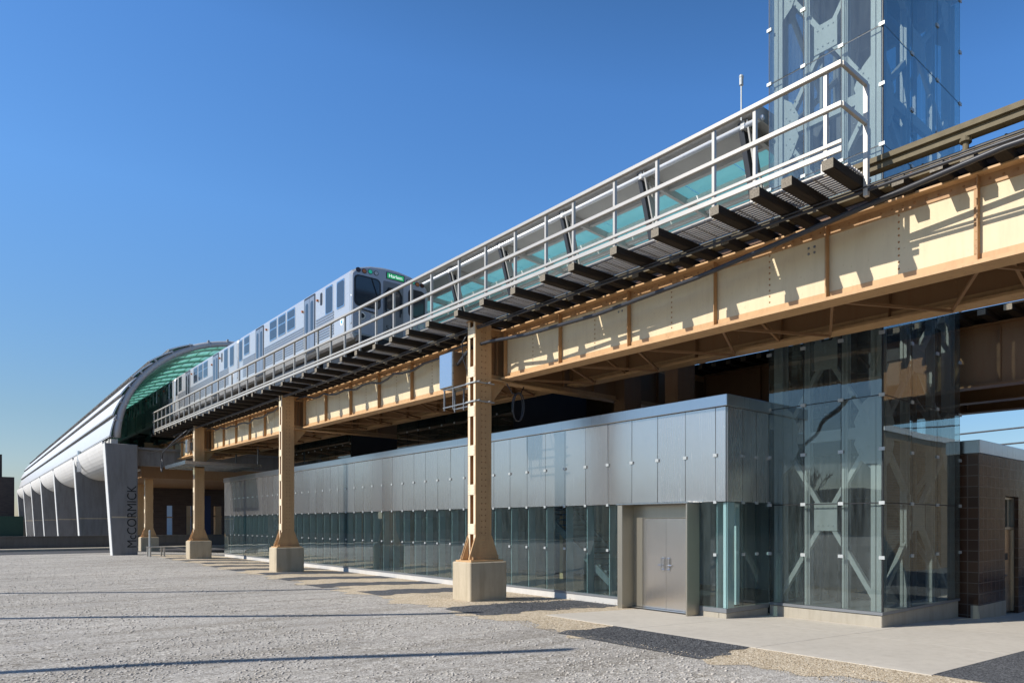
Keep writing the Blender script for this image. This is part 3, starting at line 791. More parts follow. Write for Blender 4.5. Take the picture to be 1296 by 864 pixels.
for k in range(24):
    y0_=.1+1.84*k;b=MB(True);b.prism([(14.37,-.12),(17.3,-.38),(17.3,-.36),(14.37,-.10)],'y',y0_,y0_+1.80);b.build('teal_pane',M['teal'],t)
b=MB(True);b.cyl((13.26,-.1,-.22),(13.26,LC,-.22),.065,14);b.build('edge_tube',M['tubewhite'],t,smooth=True)
b=MB(True);b.cyl((16.6,-.1,-.55),(16.6,LC,-.55),.09,12);b.build('inner_tube',M['tubewhite'],t,smooth=True)
for k in range(12):
    yy=.35+3.68*k
    for dy in (0,.20):
        b=MB(True)
        A=Vector((13.20,yy+dy,-.12));Bq=Vector((13.75,yy+dy,-2.15));
        if dy==0:
            P=lambda f,o:(13.20+(.55)*f+o, yy, -.12-2.03*f)
            # flat bar with rectangular holes, seen from the street
            for f0,f1 in ((0,.10),(.30,.55),(.80,1.0)): b.prism([(13.20+.55*f0,-.12-2.03*f0),(13.42+.55*f0,-.12-2.03*f0),(13.42+.55*f1,-.12-2.03*f1),(13.20+.55*f1,-.12-2.03*f1)],'y',yy,yy+.02)
            b.beam((13.22,yy+.01,-.12),(13.77,yy+.01,-2.15),.05,.05);b.beam((13.40,yy+.01,-.12),(13.95,yy+.01,-2.15),.05,.05)
        else:
            b.prism([(13.20,-.12),(13.46,-.12),(13.99,-2.15),(13.75,-2.15)],'y',yy+.15,yy+.30)
        b.build('strut',M['darksteel'] if dy else M['alu'],t)
b=MB(True);b.prism([(16.9,-3.3),(16.93,-3.3),(17.23,-.42),(17.2,-.42)],'y',0,LC);b.build('windscreen',M['gl_dark'],t)
b=MB();b.box(13.05,-.06,-.30,17.3,-.02,.06);b.build('end_fascia',M['roofgrey'],t)
for x_ in (15.0,15.9,16.8):
    b=MB(True);b.box(x_,0,-.42,x_+.05,LC,-.30);b.build('glazing_bar',M['white'],t)
t=T('aerial','small whip aerial with a sensor head on the canopy end','aerial',(13.1,10.75,ZC+.15))
b=MB();b.cyl((0,0,-.3),(0,0,.55),.02,8);b.cyl((0,0,.55),(0,0,.72),.05,10);b.sphere((0,0,.75),.06);b.build('rod',M['galv'],t)

# ================================================================== LIFT TOWER
TX0,TX1,TY0,TY1=13.29,17.15,7.12,10.05
ROWS=[.15,2.43,4.67,7.25,9.86,12.35,14.9]
t=T('elevator_tower','tall glass lift tower with galvanised braced frame rising past the tracks','lift tower',(TX0,TY0,0))
W,Dp=TX1-TX0,TY1-TY0      # local x 0..W, y 0..Dp
b=MB();b.prism([(0.0,gz(TX0)-.4),(W,gz(TX0)-.4),(W,.09),(0,.09)],'y',.02,Dp);b.build('plinth',M['basecurb'],t,bevel=.015)
b=MB();b.box(-.03,-.01,.091,W+.03,Dp+.0,.15);b.build('sill',M['greysteel'],t)
GT=M['gl_tower'];g=.008
for r in range(6):
    z0,z1=ROWS[r]+.01,ROWS[r+1]-.01
    for k in range(3):
        y0_,y1_=Dp*k/3,Dp*(k+1)/3;x0_,x1_=W*k/3,W*(k+1)/3
        for sx in (0,1):
            b=MB();xx=-.02 if sx==0 else W
            b.box(xx,y0_+g,z0,xx+.02,y1_-g,z1);b.jig(.002);p=b.build('glass_pane',GT,t)
            if sx==0:
                for yy in ((y0_,) if k<2 else (y0_,y1_-.02)):
                    for zz in (z1+.01,(z0+z1)/2): b=MB();b.box(-.046,yy-.065,zz-.036,-.0216,yy+.065,zz+.036);b.build('clip',M['galv'],p)
        for sy in (0,1):
            b=MB();yy=-.02 if sy==0 else Dp
            b.box(x0_+g,yy,z0,x1_-g,yy+.02,z1);b.jig(.002);p=b.build('glass_pane',GT,t)
            if sy==0:
                b=MB()
                for zz in (z1+.01,(z0+z1)/2): b=MB();b.box(x1_-.07,-.045,zz-.035,x1_+.05,-.0215,zz+.035);b.build('clip',M['galv'],p)
b=MB()
for r in range(1,6):
    b.box(-.012,0,ROWS[r]-.012,-.002,Dp,ROWS[r]+.012);b.box(0,-.012,ROWS[r]-.012,W,-.002,ROWS[r]+.012)
for k in range(4):
    b.box(-.011,Dp*k/3-.010,.16,-.003,Dp*k/3+.010,14.9);b.box(W*k/3-.010,-.011,.16,W*k/3+.010,-.003,14.9)
b.build('gasket',M['black'],t)
# frame
H=14.8
def post(x,y,s=.20):
    b=MB();b.box(x-s/2,y-.01,.15,x+s/2,y+.01,H);b.box(x-s/2,y-s/2,.15,x-s/2+.02,y+s/2,H);b.box(x+s/2-.02,y-s/2,.15,x+s/2,y+s/2,H);b.build('frame_column',M['frame'],t)
I=.20
for x in (I,W-I):
    for y in (I,Dp-I): post(x,y,.24)
for k in (1,2): post(W*k/3+.1,I,.16);post(W*k/3+.1,Dp-I,.16)
for k in (1,2): post(I,Dp*k/3,.14)
post(W-I,Dp/2,.16)
lv=[0.35,3.95,7.55,11.15,14.6]
b=MB()
for z_ in lv[1:]:
    for y in (I,Dp-I): b.box(I,y-.06,z_-.12,W-I,y+.06,z_+.12)
    for x in (I,W-I): b.box(x-.06,I,z_-.12,x+.06,Dp-I,z_+.12)
b.build('frame_beam',M['frame'],t)
def xbrace(axis,c,a0,a1,z0,z1):
    P=(lambda a,z_:(a,c,z_)) if axis=='x' else (lambda a,z_:(c,a,z_))
    am,zm=(a0+a1)/2,(z0+z1)/2
    b=MB()
    for (p,q) in (((a0,z0),(a1,z1)),((a1,z0),(a0,z1))):
        d=Vector((q[0]-p[0],q[1]-p[1])).normalized()
        for off in (0,):
            b.beam(P(*p),P(*q),.11,.11,up=(0,1,0) if axis=='x' else (1,0,0))
    b.build('cross_brace',M['frame'],t)
    b=MB();th=.075
    def pl(poly):
        if axis=='x': b.prism(poly,'y',c-th,c-th+.018)
        else: b.prism(poly,'x',c-th,c-th+.018)
    s=.30;pl([(am-s,zm-s*1.05),(am+s,zm-s*1.05),(am+s,zm+s*1.05),(am-s,zm+s*1.05)])
    for (aa,zz,sa,sz) in ((a0,z0,1,1),(a1,z0,-1,1),(a0,z1,1,-1),(a1,z1,-1,-1))[2 if z0<1 else 0:]:
        pl([(aa,zz),(aa+sa*.42,zz),(aa+sa*.50,zz+sz*.24),(aa+sa*.30,zz+sz*.62),(aa,zz+sz*.85)])
        for f in (.2,.32,.44):
            for o in (-.05,.05):
                q=(aa+sa*(f+o),zz+sz*(f*1.3-o))
                b.rivet((q[0],c-th,q[1]) if axis=='x' else (c-th,q[0],q[1]),(0,-1,0) if axis=='x' else (-1,0,0),.022)
    for da in (-.2,-.07,.07,.2):
        for dz in (-.2,.2): b.rivet((am+da,c-th,zm+dz) if axis=='x' else (c-th,am+da,zm+dz),(0,-1,0) if axis=='x' else (-1,0,0),.022)
    b.build('gusset_plate',M['frame'],t)
for z0,z1 in zip(lv,lv[1:]):
    xbrace('y',I,I+.05,Dp-I-.05,z0,z1);xbrace('x',I,I+.05,W-I-.05,z0,z1);xbrace('x',Dp-I,I+.05,W-I-.05,z0,z1);xbrace('y',W-I,I+.05,Dp-I-.05,z0,z1)
# lift car and guide rails inside
b=MB()
for x,y in ((1.2,.7),(1.2,2.25),(2.9,.7),(2.9,2.25)): b.box(x-.04,y-.04,.15,x+.04,y+.04,H)
for z_ in (2.2,4.5,6.8,9.1,11.4,13.6): b.box(1.15,.66,z_,2.95,.74,z_+.12);b.box(1.15,2.21,z_,2.95,2.29,z_+.12)
b.build('guide_rail',M['greysteel'],t)
b=MB();b.box(1.3,.8,9.6,2.8,2.15,12.0);b.build('lift_car',M['galv'],t)
b=MB()
for z_ in (3.6,7.2,10.8): b.box(.9,.5,z_,1.05,2.4,z_+.9)
b.build('landing_panel',M['darksteel'],t)
b=MB();b.box(1.9,.45,.15,1.98,2.5,6.9);b.box(1.0,1.7,.15,3.2,1.78,6.9);b.build('darkening_screen',M['darksteel'],t)  # dark screens added to darken the view through the lower glass
b=MB();b.box(-.05,-.05,14.93,W+.05,Dp+.05,15.1);b.build('roof',M['greysteel'],t)

# ================================================================== STATION HOUSE
HX,HY0,HY1,HXB=11.75,10.07,52.1,16.6
ZS,ZP,ZF,ZR_=.12,2.475,4.58,4.86
t=T('station_house','long glass and stainless steel station house beneath the viaduct','building',(HX,HY0,0))
LH=HY1-HY0;PW=(17.71-16.77)+.0;PW=.935
b=MB();b.box(.05,.3,-.5,4.8,LH,.06);b.build('floor',M['dark'],t)
b=MB();b.box(0,3.2,gz(HX)-.4,.22,LH,.06);b.build('curb',M['curb'],t,bevel=.012)
b=MB();b.box(0,0,gz(HX)-.4,1.52,.22,.02);b.box(0,.222,gz(HX)-.4,.22,.85,.02);b.build('curb',M['basecurb'],t,bevel=.012)
b=MB();b.box(-.015,3.2,.061,.12,LH,ZS);b.box(-.015,-.015,.021,.12,.84,ZS);b.box(.12,-.015,.021,1.53,.12,ZS);b.build('sill',M['greysteel'],t)
n=int(LH/PW)
edges=[0.0,.30]+[.30+PW*k for k in range(1,n)]
edges=[e for e in edges if e<LH-.3]+[LH]
for i,(a,c) in enumerate(zip(edges,edges[1:])):
    door=(a>.60 and c<3.3)
    # upper metal panel with its own clip
    b=MB();b.box(-.02,a+.008,ZP+.012,.02,c-.008,ZF);b.jig(.0022);p=b.build('metal_panel',M['stainless'],t)
    b=MB();zc=3.52;b.box(-.05,a-.055,zc-.035,-.0215,a+.055,zc+.035)
    if i>0: b.build('clip',M['galv'],p)
    if door: continue
    if a<.9 and c>1.0:
        c=.84
    if a>.9 and a<3.2: a=3.2
    b=MB();b.box(-.02,a+.006,ZS,.005,c-.006,ZP-.006);b.jig(.0015);p=b.build('glass_pane',M['gl_house'],t)
    for zz in (1.30,ZP-.0):
        if i>0: b=MB();b.box(-.05,a-.045,zz-.032,-.0215,a+.045,zz+.032);b.build('clip',M['galv'],p)
    b=MB();b.box(.03,a-.012,ZS,.26,a+.012,ZP);b.build('glass_fin',M['fin'],p)
# return face beside the tower
for a,c in ((.02,.55),(.55,1.04),(1.04,1.53)):
    b=MB();b.box(a+.006,-.02,ZP+.012,c-.006,.015,ZF);p=b.build('metal_panel',M['stainless'],t);b=MB();b.box(c-.055,-.05,3.49,c+.055,-.0215,3.55);b.build('clip',M['galv'],p)
    b=MB();b.box(a+.006,-.02,ZS,c-.006,.005,ZP-.006);p=b.build('glass_pane',M['gl_house'],t)
    for zz in (1.30,ZP): b=MB();b.box(c-.045,-.05,zz-.032,c+.045,-.0215,zz+.032);b.build('clip',M['galv'],p)
b=MB();b.box(.06,.06,ZS,.14,.14,ZP);b.box(.7,.3,ZS,.82,.42,ZP);b.build('corner_post',M['white'],t)
b=MB();b.box(-.06,-.06,ZF+.01,5.0,LH+.06,ZR_);b.build('roof',M['coping'],t,bevel=.015)
b=MB();b.box(.3,.3,4.2,4.8,LH,4.30)
b.build('ceiling',M['dark'],t)
b=MB();b.box(.30,.30,ZP+.05,.34,LH,4.2);b.build('backing_wall',M['darksteel'],t)
b=MB();b.box(4.7,.3,.06,4.85,LH,4.2);b.box(.3,LH-.2,.06,4.7,LH-.05,4.2);b.build('rear_wall',M['greysteel'],t)
# stair seen through the glass
b=MB()
for k in range(22): b.box(2.2,6.2+.29*k,.12+.18*k,3.6,6.55+.29*k,.17+.18*k)
b.prism([(6.2,.1),(6.6,.1),(12.7,3.9),(12.7,4.2)],'x',2.1,2.16);b.prism([(6.2,1.1),(6.3,1.1),(12.7,5.05),(12.7,5.15)],'x',2.1,2.16)
b.build('stair',M['greysteel'],t)
b=MB()
for k in range(7): b.box(2.9,4+6*k,.06,3.1,4.2+6*k,4.2)
b.build('inner_post',M['tan'],t)
b=MB();b.box(-.42,3.02,gz(HX)-.1,0,3.20,2.45);b.build('door_jamb',M['jamb'],t,bevel=.008)
b=MB();b.box(-.42,.80,gz(HX)-.1,0,.845,2.45);b.build('door_jamb',M['jamb'],t,bevel=.008)
b=MB();b.box(-.44,.78,2.452,-.024,3.22,2.495);b.build('door_canopy',M['coping'],t,bevel=.006)
b=MB();b.box(-.03,.846,-.05,.03,1.06,2.44);b.box(-.03,2.70,-.05,.03,3.019,2.44);b.box(-.029,1.06,2.13,.029,2.70,2.44);b.build('door_surround',M['jamb'],t)
for a,c,hs in ((1.07,1.877,1),(1.883,2.69,0)):
    b=MB();b.box(-.02,a,-.06,.02,c,2.12);d=b.build('door_leaf',M['door'],t,bevel=.005)
    yh=c-.09 if hs else a+.09
    b=MB();b.box(-.034,yh-.05,.86,-.0205,yh+.05,1.20);b.cyl((-.09,yh,.88),(-.09,yh,1.18),.016,8);b.cyl((-.09,yh,.90),(-.02,yh,.90),.014,8);b.cyl((-.09,yh,1.16),(-.02,yh,1.16),.014,8);b.cyl((-.06,yh,1.0),(-.06,yh+(-.13 if hs else .13),1.0),.013,8);b.build('handle',M['bright'],d)
b=MB();b.box(-.2,.86,gz(HX)+.05,-.02,3.01,-.062+.0);b.build('threshold',M['coping'],t)
# glazed upper rooms on the roof
for lab,y0_,y1_ in (('dark glazed room on the station roof, behind the cabinet column',21.0,30.2),('dark glazed room on the station roof, behind the second column',35.4,45.2)):
    q=T('rooftop_room',lab,'glazed room',(13.25,y0_,4.86));L_=y1_-y0_
    b=MB();b.box(.05,.05,.06,3.2,L_-.05,2.0);b.build('dark_core',M['dark'],q)
    b=MB();b.box(0,0,0,3.25,L_,.06);b.box(0,0,2.0,3.25,L_,2.06);b.build('frame',M['greysteel'],q)
    m_=int(L_/.92)
    for k in range(m_):
        b=MB();b.box(-.02,L_*k/m_+.01,.07,.0,L_*(k+1)/m_-.01,1.99);p=b.build('glass_pane',M['gl_dark'],q)
        b=MB();b.box(-.045,L_*k/m_-.04,.98,-.0215,L_*k/m_+.04,1.04);b.build('clip',M['galv'],p)
# riveted posts standing behind the roof edge
for k,(x,y,lab) in enumerate(((14.6,16.6,'dark riveted box post behind the station roof, beside the rooftop room'),(14.2,13.9,'dark riveted box post behind the station roof, next to the lift tower'))):
    q=T('box_post',lab,'post',(x,y,4.86));b=MB();b.box(-.35,-.25,0,.35,.25,2.0)
    for i in range(14):
        for xx in (-.27,-.13,.13,.27): b.rivet((xx,-.25,.1+.13*i),(0,-1,0),.022)
    for i in range(14):
        for yy in (-.17,.17): b.rivet((-.35,yy,.1+.13*i),(-1,0,0),.022)
    b.build('shaft',M['shadepaint'],q)

# ================================================================== BROWN TILED BUILDING
BX,BY=17.32,6.70
t=T('tiled_building','low building of brown glazed tiles with metal coping and steel door','building',(BX,BY,0))
b=MB();b.box(0,0,-.6,.02+1.72,3.0,3.72);b.box(2.75,0,-.6,10,3.0,3.72);b.box(1.74,0,2.72,2.75,3.0,3.72);b.box(1.74,.35,-.6,2.75,3.0,2.72);b.build('wall',M['tile'],t)
b=MB();b.box(-.03,-.03,3.722,10,3.0,4.05);b.build('coping',M['coping'],t,bevel=.012)
b=MB();b.box(-.02,-.02,-.6,1.76,.2,gz(18)+.36);b.build('base',M['basecurb'],t)
zb_=gz(19.5)+.06
b=MB();b.box(1.76,.10,zb_,1.82,.3,2.70);b.box(2.67,.10,zb_,2.73,.3,2.70);b.box(1.82,.10,2.64,2.67,.3,2.70);b.box(1.82,.10,1.84,2.67,.3,1.90);b.box(2.22,.10,1.90,2.27,.3,2.64);b.build('door_frame',M['jamb'],t)
b=MB();b.box(1.83,.14,zb_,2.66,.2,1.83);d=b.build('door_leaf',M['bronzedoor'],t)
b=MB();b.box(2.05,.125,1.02,2.30,.139,1.20);b.build('notice',M['black'],d)
b=MB();b.cyl((1.90,.06,.62),(2.02,.06,.62),.018,8);b.cyl((1.90,.06,.62),(1.90,.14,.62),.02,8);b.build('handle',M['black'],d)
for x0_,x1_ in ((1.83,2.21),(2.28,2.66)):
    b=MB();b.box(x0_,.18,1.91,x1_,.2,2.63);b.build('transom_pane',M['gl_dark'],t)
# ================================================================== TUBE STATION
TXC,TZC,TR=14.0,7.4,7.25
TYA,TYB=56.6,150.0
t=T('tube_station','long arched metal tube station spanning the tracks on slanted concrete piers','station',(0,TYA,0))
LT=TYB-TYA
def arcpt(r,a): return (TXC+r*math.cos(a),TZC+r*math.sin(a))
def arcshell(r0i,r0o,r1i,r1o,a0,a1,y0,y1,n=6):
    out=[];inn=[]
    for i in range(n+1):
        f=i/n;a=a0+(a1-a0)*f
        out.append(arcpt(r0o+(r1o-r0o)*f,a));inn.append(arcpt(r0i+(r1i-r0i)*f,a))
    return out+inn[::-1]
na=6
for k in range(na):
    a0=math.radians(180-10.6*k);a1=math.radians(180-10.6*(k+1)-.6)
    b=MB();NS=1
    b.prism(arcshell(TR+.16,TR+.24,TR+.0,TR+.06,a0,a1,0,0),'y',-.35-.02*k,LT);b.build('skin_band',M['skin'],t)
    b=MB();b.prism([arcpt(TR+.05,a0),arcpt(TR+.235,a0),arcpt(TR+.235,a0-.012),arcpt(TR+.05,a0-.012)][::1],'y',-.33,LT-.1)
    b.build('seam_shade_strip',M['seamshade'],t)  # dark strip paints the shadow in the gap under each band
# translucent green lining over the whole vault
b=MB()
N=40
for i in range(N):
    a0=PI*i/N;a1=PI*(i+1)/N
    b.prism([arcpt(TR-.12,a0),arcpt(TR-.06,a0),arcpt(TR-.06,a1),arcpt(TR-.12,a1)],'y',0,LT)
b.build('vault_lining',M['vault'],t)
for k in range(36):
    y=1.2+2.6*k
    b=MB();pts=[(arcpt(TR-.28,PI*i/28)[0],y,arcpt(TR-.28,PI*i/28)[1]) for i in range(29)]
    b.tube(pts,.11,6);b.build('hoop_rib',M['rib'],t)
b=MB()
for i in range(1,30):
    a=PI*i/30;x,z_=arcpt(TR-.2,a);b.beam((x,0,z_),(x,LT,z_),.05,.05)
b.build('purlin',M['rib'],t)
b=MB();pts=[(arcpt(TR-.16,PI*i/40)[0],-.15,arcpt(TR-.16,PI*i/40)[1]) for i in range(41)]
b.tube(pts,.20,12);b.build('end_ring',M['ring'],t,smooth=True)
b=MB()
for i in range(2,30,2):
    a=PI-PI*i/40*1.0;x,z_=arcpt(TR+.05,a);x2,z2=arcpt(TR-.32,a);b.beam((x,-.3,z_),(x2,-.3,z2),.07,.09)
    b.cyl((x,-.42,z_),(x,-.25,z_),.07,8)
b.build('ring_bracket',M['ring'],t)
b=MB();b.box(6.62,-.2,7.02,6.95,LT,7.30)
for k in range(60): b.box(6.55,.3+1.55*k,7.0,6.62,.45+1.55*k,7.34)
b.build('gutter',M['curb'],t)
pc=(8.0,7.15);pr=1.75
pts=[(pc[0]+pr*math.cos(a),pc[1]+pr*math.sin(a)) for a in [math.radians(180+8*i) for i in range(13)]]
ins=[(pc[0]+(pr-.12)*math.cos(a),pc[1]+(pr-.12)*math.sin(a)) for a in [math.radians(180+8*i) for i in range(13)]]
PY=[56.0,72.6,89.5,105.2,120,135,149.4]
for k in range(len(PY)-1):
    b=MB();b.prism(pts+ins[::-1],'y',PY[k]+1.0-TYA,PY[k+1]-TYA-.002);b.build('soffit_shell',M['soffit'],t,smooth=False)
for k,y in enumerate(PY):
    xr=7.9 if k==0 else 8.75
    p=T('tube_pier','','concrete pier',(0,y,0),'slanted piers of the tube station') if False else None
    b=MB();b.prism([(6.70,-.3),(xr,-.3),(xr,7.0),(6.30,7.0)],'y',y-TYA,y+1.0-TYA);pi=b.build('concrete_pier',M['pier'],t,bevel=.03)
    b=MB();b.prism([(6.665,-.3),(6.699,-.3),(6.299,7.0),(6.265,7.0)],'y',y+.02-TYA,y+.98-TYA);b.build('lit_face',M['pierlit'],pi)
    b=MB();
    for z_ in ((2.35,),(5.3,),)[0:1]: b.box(6.60,y-.006-TYA,z_[0],xr-.05,y-.001-TYA,z_[0]+.09)
    b.build('construction_joint',M['ped'],pi)
    if k==0:
        mt=Matrix.Translation((7.62,y-TYA-.010,2.42))@Matrix.Rotation(PI/2,4,'X')@Matrix.Rotation(PI/2,4,'Z')@Matrix.Diagonal((.80,.78,1,1))
        text_mesh('McCORMICK',M['letter'],'lettering',pi,mt,.006,.86,1.0)
b=MB();b.box(7.902,.1,5.75,21.5,.9,6.75);b.box(7.902,-.1,6.752,21.5,.95,6.9);b.build('concrete_beam',M['pier'],t)
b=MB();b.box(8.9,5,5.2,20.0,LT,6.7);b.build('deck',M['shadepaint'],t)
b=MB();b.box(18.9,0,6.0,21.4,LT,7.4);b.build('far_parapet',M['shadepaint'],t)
for y in PY[1:]:
    for x_ in (10,19.2): b=MB();b.box(x_,y-.5-TYA,-.3,x_+.8,y+.3-TYA,5.2);b.build('inner_column',M['tan'],t)
b=MB()
for yy in (13.5,):
    b.cyl((6.35,yy,6.75),(6.35,yy,7.5),.12,10);b.box(6.2,yy-.3,5.9,6.45,yy+.1,6.7)
b.build('wall_light',M['boxpaint'],t)
# awning
t=T('entrance_awning','thin metal and glass awning beyond the station house end','awning',(8.5,45.6,5.30))
b=MB();b.box(0,0,0,3.6,5.2,.06);b.build('pane',M['gl_dark'],t)
b=MB();b.box(-.05,-.05,-.09,.0,5.25,.10);b.box(0,-.05,-.09,3.6,0.0,.08);b.box(0,5.2,-.09,3.6,5.25,.08)
for k in range(5): b.box(0,.9*k+.5,-.10,3.6,.9*k+.56,-.005)
b.build('frame',M['coping'],t)
b=MB();b.cyl((3.5,.3,-.1),(3.5,.3,1.2),.05,8);b.cyl((3.5,4.9,-.1),(3.5,4.9,1.2),.05,8);b.build('hanger',M['greysteel'],t)

# bench, rack and post beside the orange column
t=T('slatted_bench','pale metal slatted bench curving into ground rails beside the orange column','bench',(8.35,52.2,0))
b=MB()
for k in range(9): b.tube([(-.45,.13*k,.58),(.35,.13*k,.58)]+[(.35+(1.25+.05*k)*math.sin(a),.13*k,.58*math.cos(a)) for a in frange(.15,PI/2,.15)],.024,6)
b.build('slats',M['alu'],t)
for (x,y) in ((-.38,.95),(.3,.95),(-.38,0.1),(.3,.1)):
    b=MB();b.box(x-.04,y-.04,0,x+.04,y+.04,.58);b.build('leg',M['alu'],t)
t=T('steel_post','thin steel post standing beside the bench','post',(8.05,53.0,0));b=MB();b.cyl((0,0,0),(0,0,1.55),.05,10);b.sphere((0,0,1.55),.05);b.build('shaft',M['galv'],t)

# low wall, hoarding, buildings
tag(MB().box(-80,70.5,-.2,30,70.85,.98).box(-80,70.45,.981,30,70.9,1.06).build('low_wall',M['wallgrey']),'long low concrete wall along the far side of the street','wall')
t=T('brick_block','dark windowless brick block beyond the left end of the tube','building',(-40,153,0))
b=MB();b.box(0,0,-.3,46.1,25,9.3);b.build('wall',M['brickdark'],t)
b=MB();b.box(0,3,9.302,44.8,20,13.0);b.box(44.15,2.9,9.302,44.3,3.0,13.0);b.build('upper_storey',M['brickdark'],t)
tag(MB().box(-80,148,-.2,6.9,148.2,3.1).build('hoarding',M['green']),'dark green hoarding in front of the brick block','hoarding')
# things seen through the underpass
t=T('rubble_bank','brown earth bank behind the underpass','bank',(44,100,0))
b=MB()
for i in range(13):
    for j in range(5):
        b.v.append((-22+4*i,3*j,(0 if j==0 else 3.0+.6*math.sin(i*1.3+j)+.5*math.cos(i*2.1-j))*(1 if 0<i<12 else .2)))
for i in range(12):
    for j in range(4): b.f.append((i*5+j,(i+1)*5+j,(i+1)*5+j+1,i*5+j+1));b.mi.append(0)
b.build('earth',simple('bank_earth',(.17,.11,.08),.95,0,.4,3,.5,4),t)
for k in range(2):
    t=T('blue_screen',"dark blue screen panel standing under the tracks",'screen',(14.75+2.0*k,72.5,0),'blue screens in the underpass');b=MB();b.box(0,0,-.1,.55,.12,4.4);b.build('panel',M['blue'],t)
    b=MB();b.box(-.06,-.02,-.1,-.001,.14,4.95);b.build('post',M['greysteel'],t)
tag(MB().box(8,125,0,90,135,6.5).build('pale_building',M['white']),'pale building glimpsed far behind the underpass','building')
def shrub(name,lab,loc,h,n=500,col=(.05,.12,.02)):
    mt=simple('shrub_leaf_'+name,col,.7,0,.4,8)
    b=MB()
    for i in range(n):
        p=Vector((random.gauss(0,.35),random.gauss(0,.35),abs(random.gauss(.5,.28))))*h;s=.05*h
        a=Vector((random.uniform(-1,1),random.uniform(-1,1),random.uniform(-1,1))).normalized();c=a.orthogonal().normalized()
        b.add([p-a*s,p+c*s*.6,p+a*s,p-c*s*.6],[(0,1,2,3)])
    t=T(name,lab,'shrub',loc);b.build('leaves',mt,t,fixn=False);b=MB();b.cyl((0,0,0),(0,0,h*.6),.03*h,6);b.build('stems',M['bark'],t)
t=T('underpass_wall','dark concrete wall with bright openings at the back of the underpass','wall',(9,78,0))
b=MB()
for x0_,x1_ in ((0,4.1),(4.55,5.57),(6.0,7.7),(8.4,30)): b.box(x0_,0,-.2,x1_,.4,3.62)
b.box(0,0,3.622,30,.4,6.6);b.build('wall',M['brickdark'],t)
b=MB();b.box(4.1,.15,2.5,4.55,.2,2.62);b.box(5.57,.15,2.5,6.0,.2,2.62);b.box(7.7,.15,2.6,8.4,.2,2.72);b.build('rail',M['tan'],t)
shrub('green_shrub','small bright green shrub seen beyond the underpass',(17.6,72.2,.9),.9)
# bare tree behind the tiled building
def bare_tree(lab,loc,h,seed,depth=6):
    R=random.Random(seed);t=T('bare_tree',lab,'tree',loc)
    tr=MB();br=MB();tw=MB()
    def grow(p,d,l,r,k):
        q=p+d*l;(tr if k==0 else br if k<3 else tw).cyl(p,q,r,6 if k<3 else 4,None,r*.72,False)
        if k>=depth:return
        for i in range(3 if k<4 else 2):
            e=(d+Vector((R.uniform(-.75,.75),R.uniform(-.75,.75),R.uniform(-.25,.6)))).normalized()
            grow(p+d*l*R.uniform(.7,1.0),e,l*R.uniform(.62,.82),r*.62,k+1)
    grow(Vector((0,0,0)),Vector((0,0,1)),h*.30,h*.022,0)
    tr.build('trunk',M['bark'],t,fixn=False);br.build('limbs',M['bark'],t,fixn=False);tw.build('crown',M['bark'],t,fixn=False);return t
bare_tree('bare purplish tree crown rising behind the tiled building',(66,20.5,-.5),10.3,3)
bare_tree('second bare tree, lower, behind the tiled building',(74,16,-.5),9.4,5)
for k,(z_) in enumerate((6.9,6.2)):
    pts=[(40,60-3*i,z_+.012*(i-8)**2*.35-.004*i*(1 if k else -1)) for i in range(26)]
    cable('overhead_wire',['upper','lower'][k]+' overhead wire crossing the sky gap beside the tiled building',pts,.05,n=6,cat='wire')
# ------------- the street behind and beside the camera (seen in the glass)
t=T('brick_warehouse','tan brick warehouse with white parapet across the street','building',(31,-34,-.5))
b=MB();b.box(0,0,0,20,31.5,7.0);b.build('wall',M['brick'],t)
b=MB();b.box(-.1,-.1,7.0,20.1,31.6,7.3);b.build('parapet',M['white'],t)
for k in range(6):
    b=MB();b.box(-.03,2.5+5*k,1.3,-.001,4.6+5*k,3.4);w=b.build('window',M['wglass'],t);b=MB();b.box(-.08,2.4+5*k,1.15,-.031,4.7+5*k,1.29);b.build('sill',M['curb'],w)
for k,(x,y,w_,h_) in enumerate(((-62,14,38,5.2),(-66,52.5,60,6.8),(-64,113,90,8.0),(-60,-24,37,5.4),(-56,-62,37,6.4))):
    t=T('low_shed',['dark brick shed','taller dark brick workshop','low brick garage','flat roofed brick shed','long brick depot'][k]+' on the far edge of the lot','building',(x,y,0))
    b=MB();b.box(-12,0,-.2,0,w_,h_);b.build('wall',M['brickdark'],t);b=MB();b.box(-12.1,-.1,h_,.1,w_+.1,h_+.25);b.build('parapet',M['pier'],t)
    for j in range(int(w_/6)):
        b=MB();b.box(.001,2+6*j,.9,.05,4.4+6*j,2.9);b.build('window',M['wglass'],t)
bare_tree('bare street tree at the far edge of the lot',(-34,40,0),9,11,5)
bare_tree('slender bare tree on the open side of the lot',(-38,9,0),8,17,5)
t=T('street_lamp','twin headed street lamp at the lot edge','street lamp',(-30,30,0))
b=MB();b.cyl((0,0,0),(0,0,7.2),.10,10,None,.06);b.build('pole',M['darksteel'],t)
for s in (-1,1):
    b=MB();b.beam((0,0,7.1),(0,s*1.0,7.2),.06,.06);b.box(-.15,s*.8,7.12,.15,s*1.6,7.28);b.build('lamp_head',M['darksteel'],t)
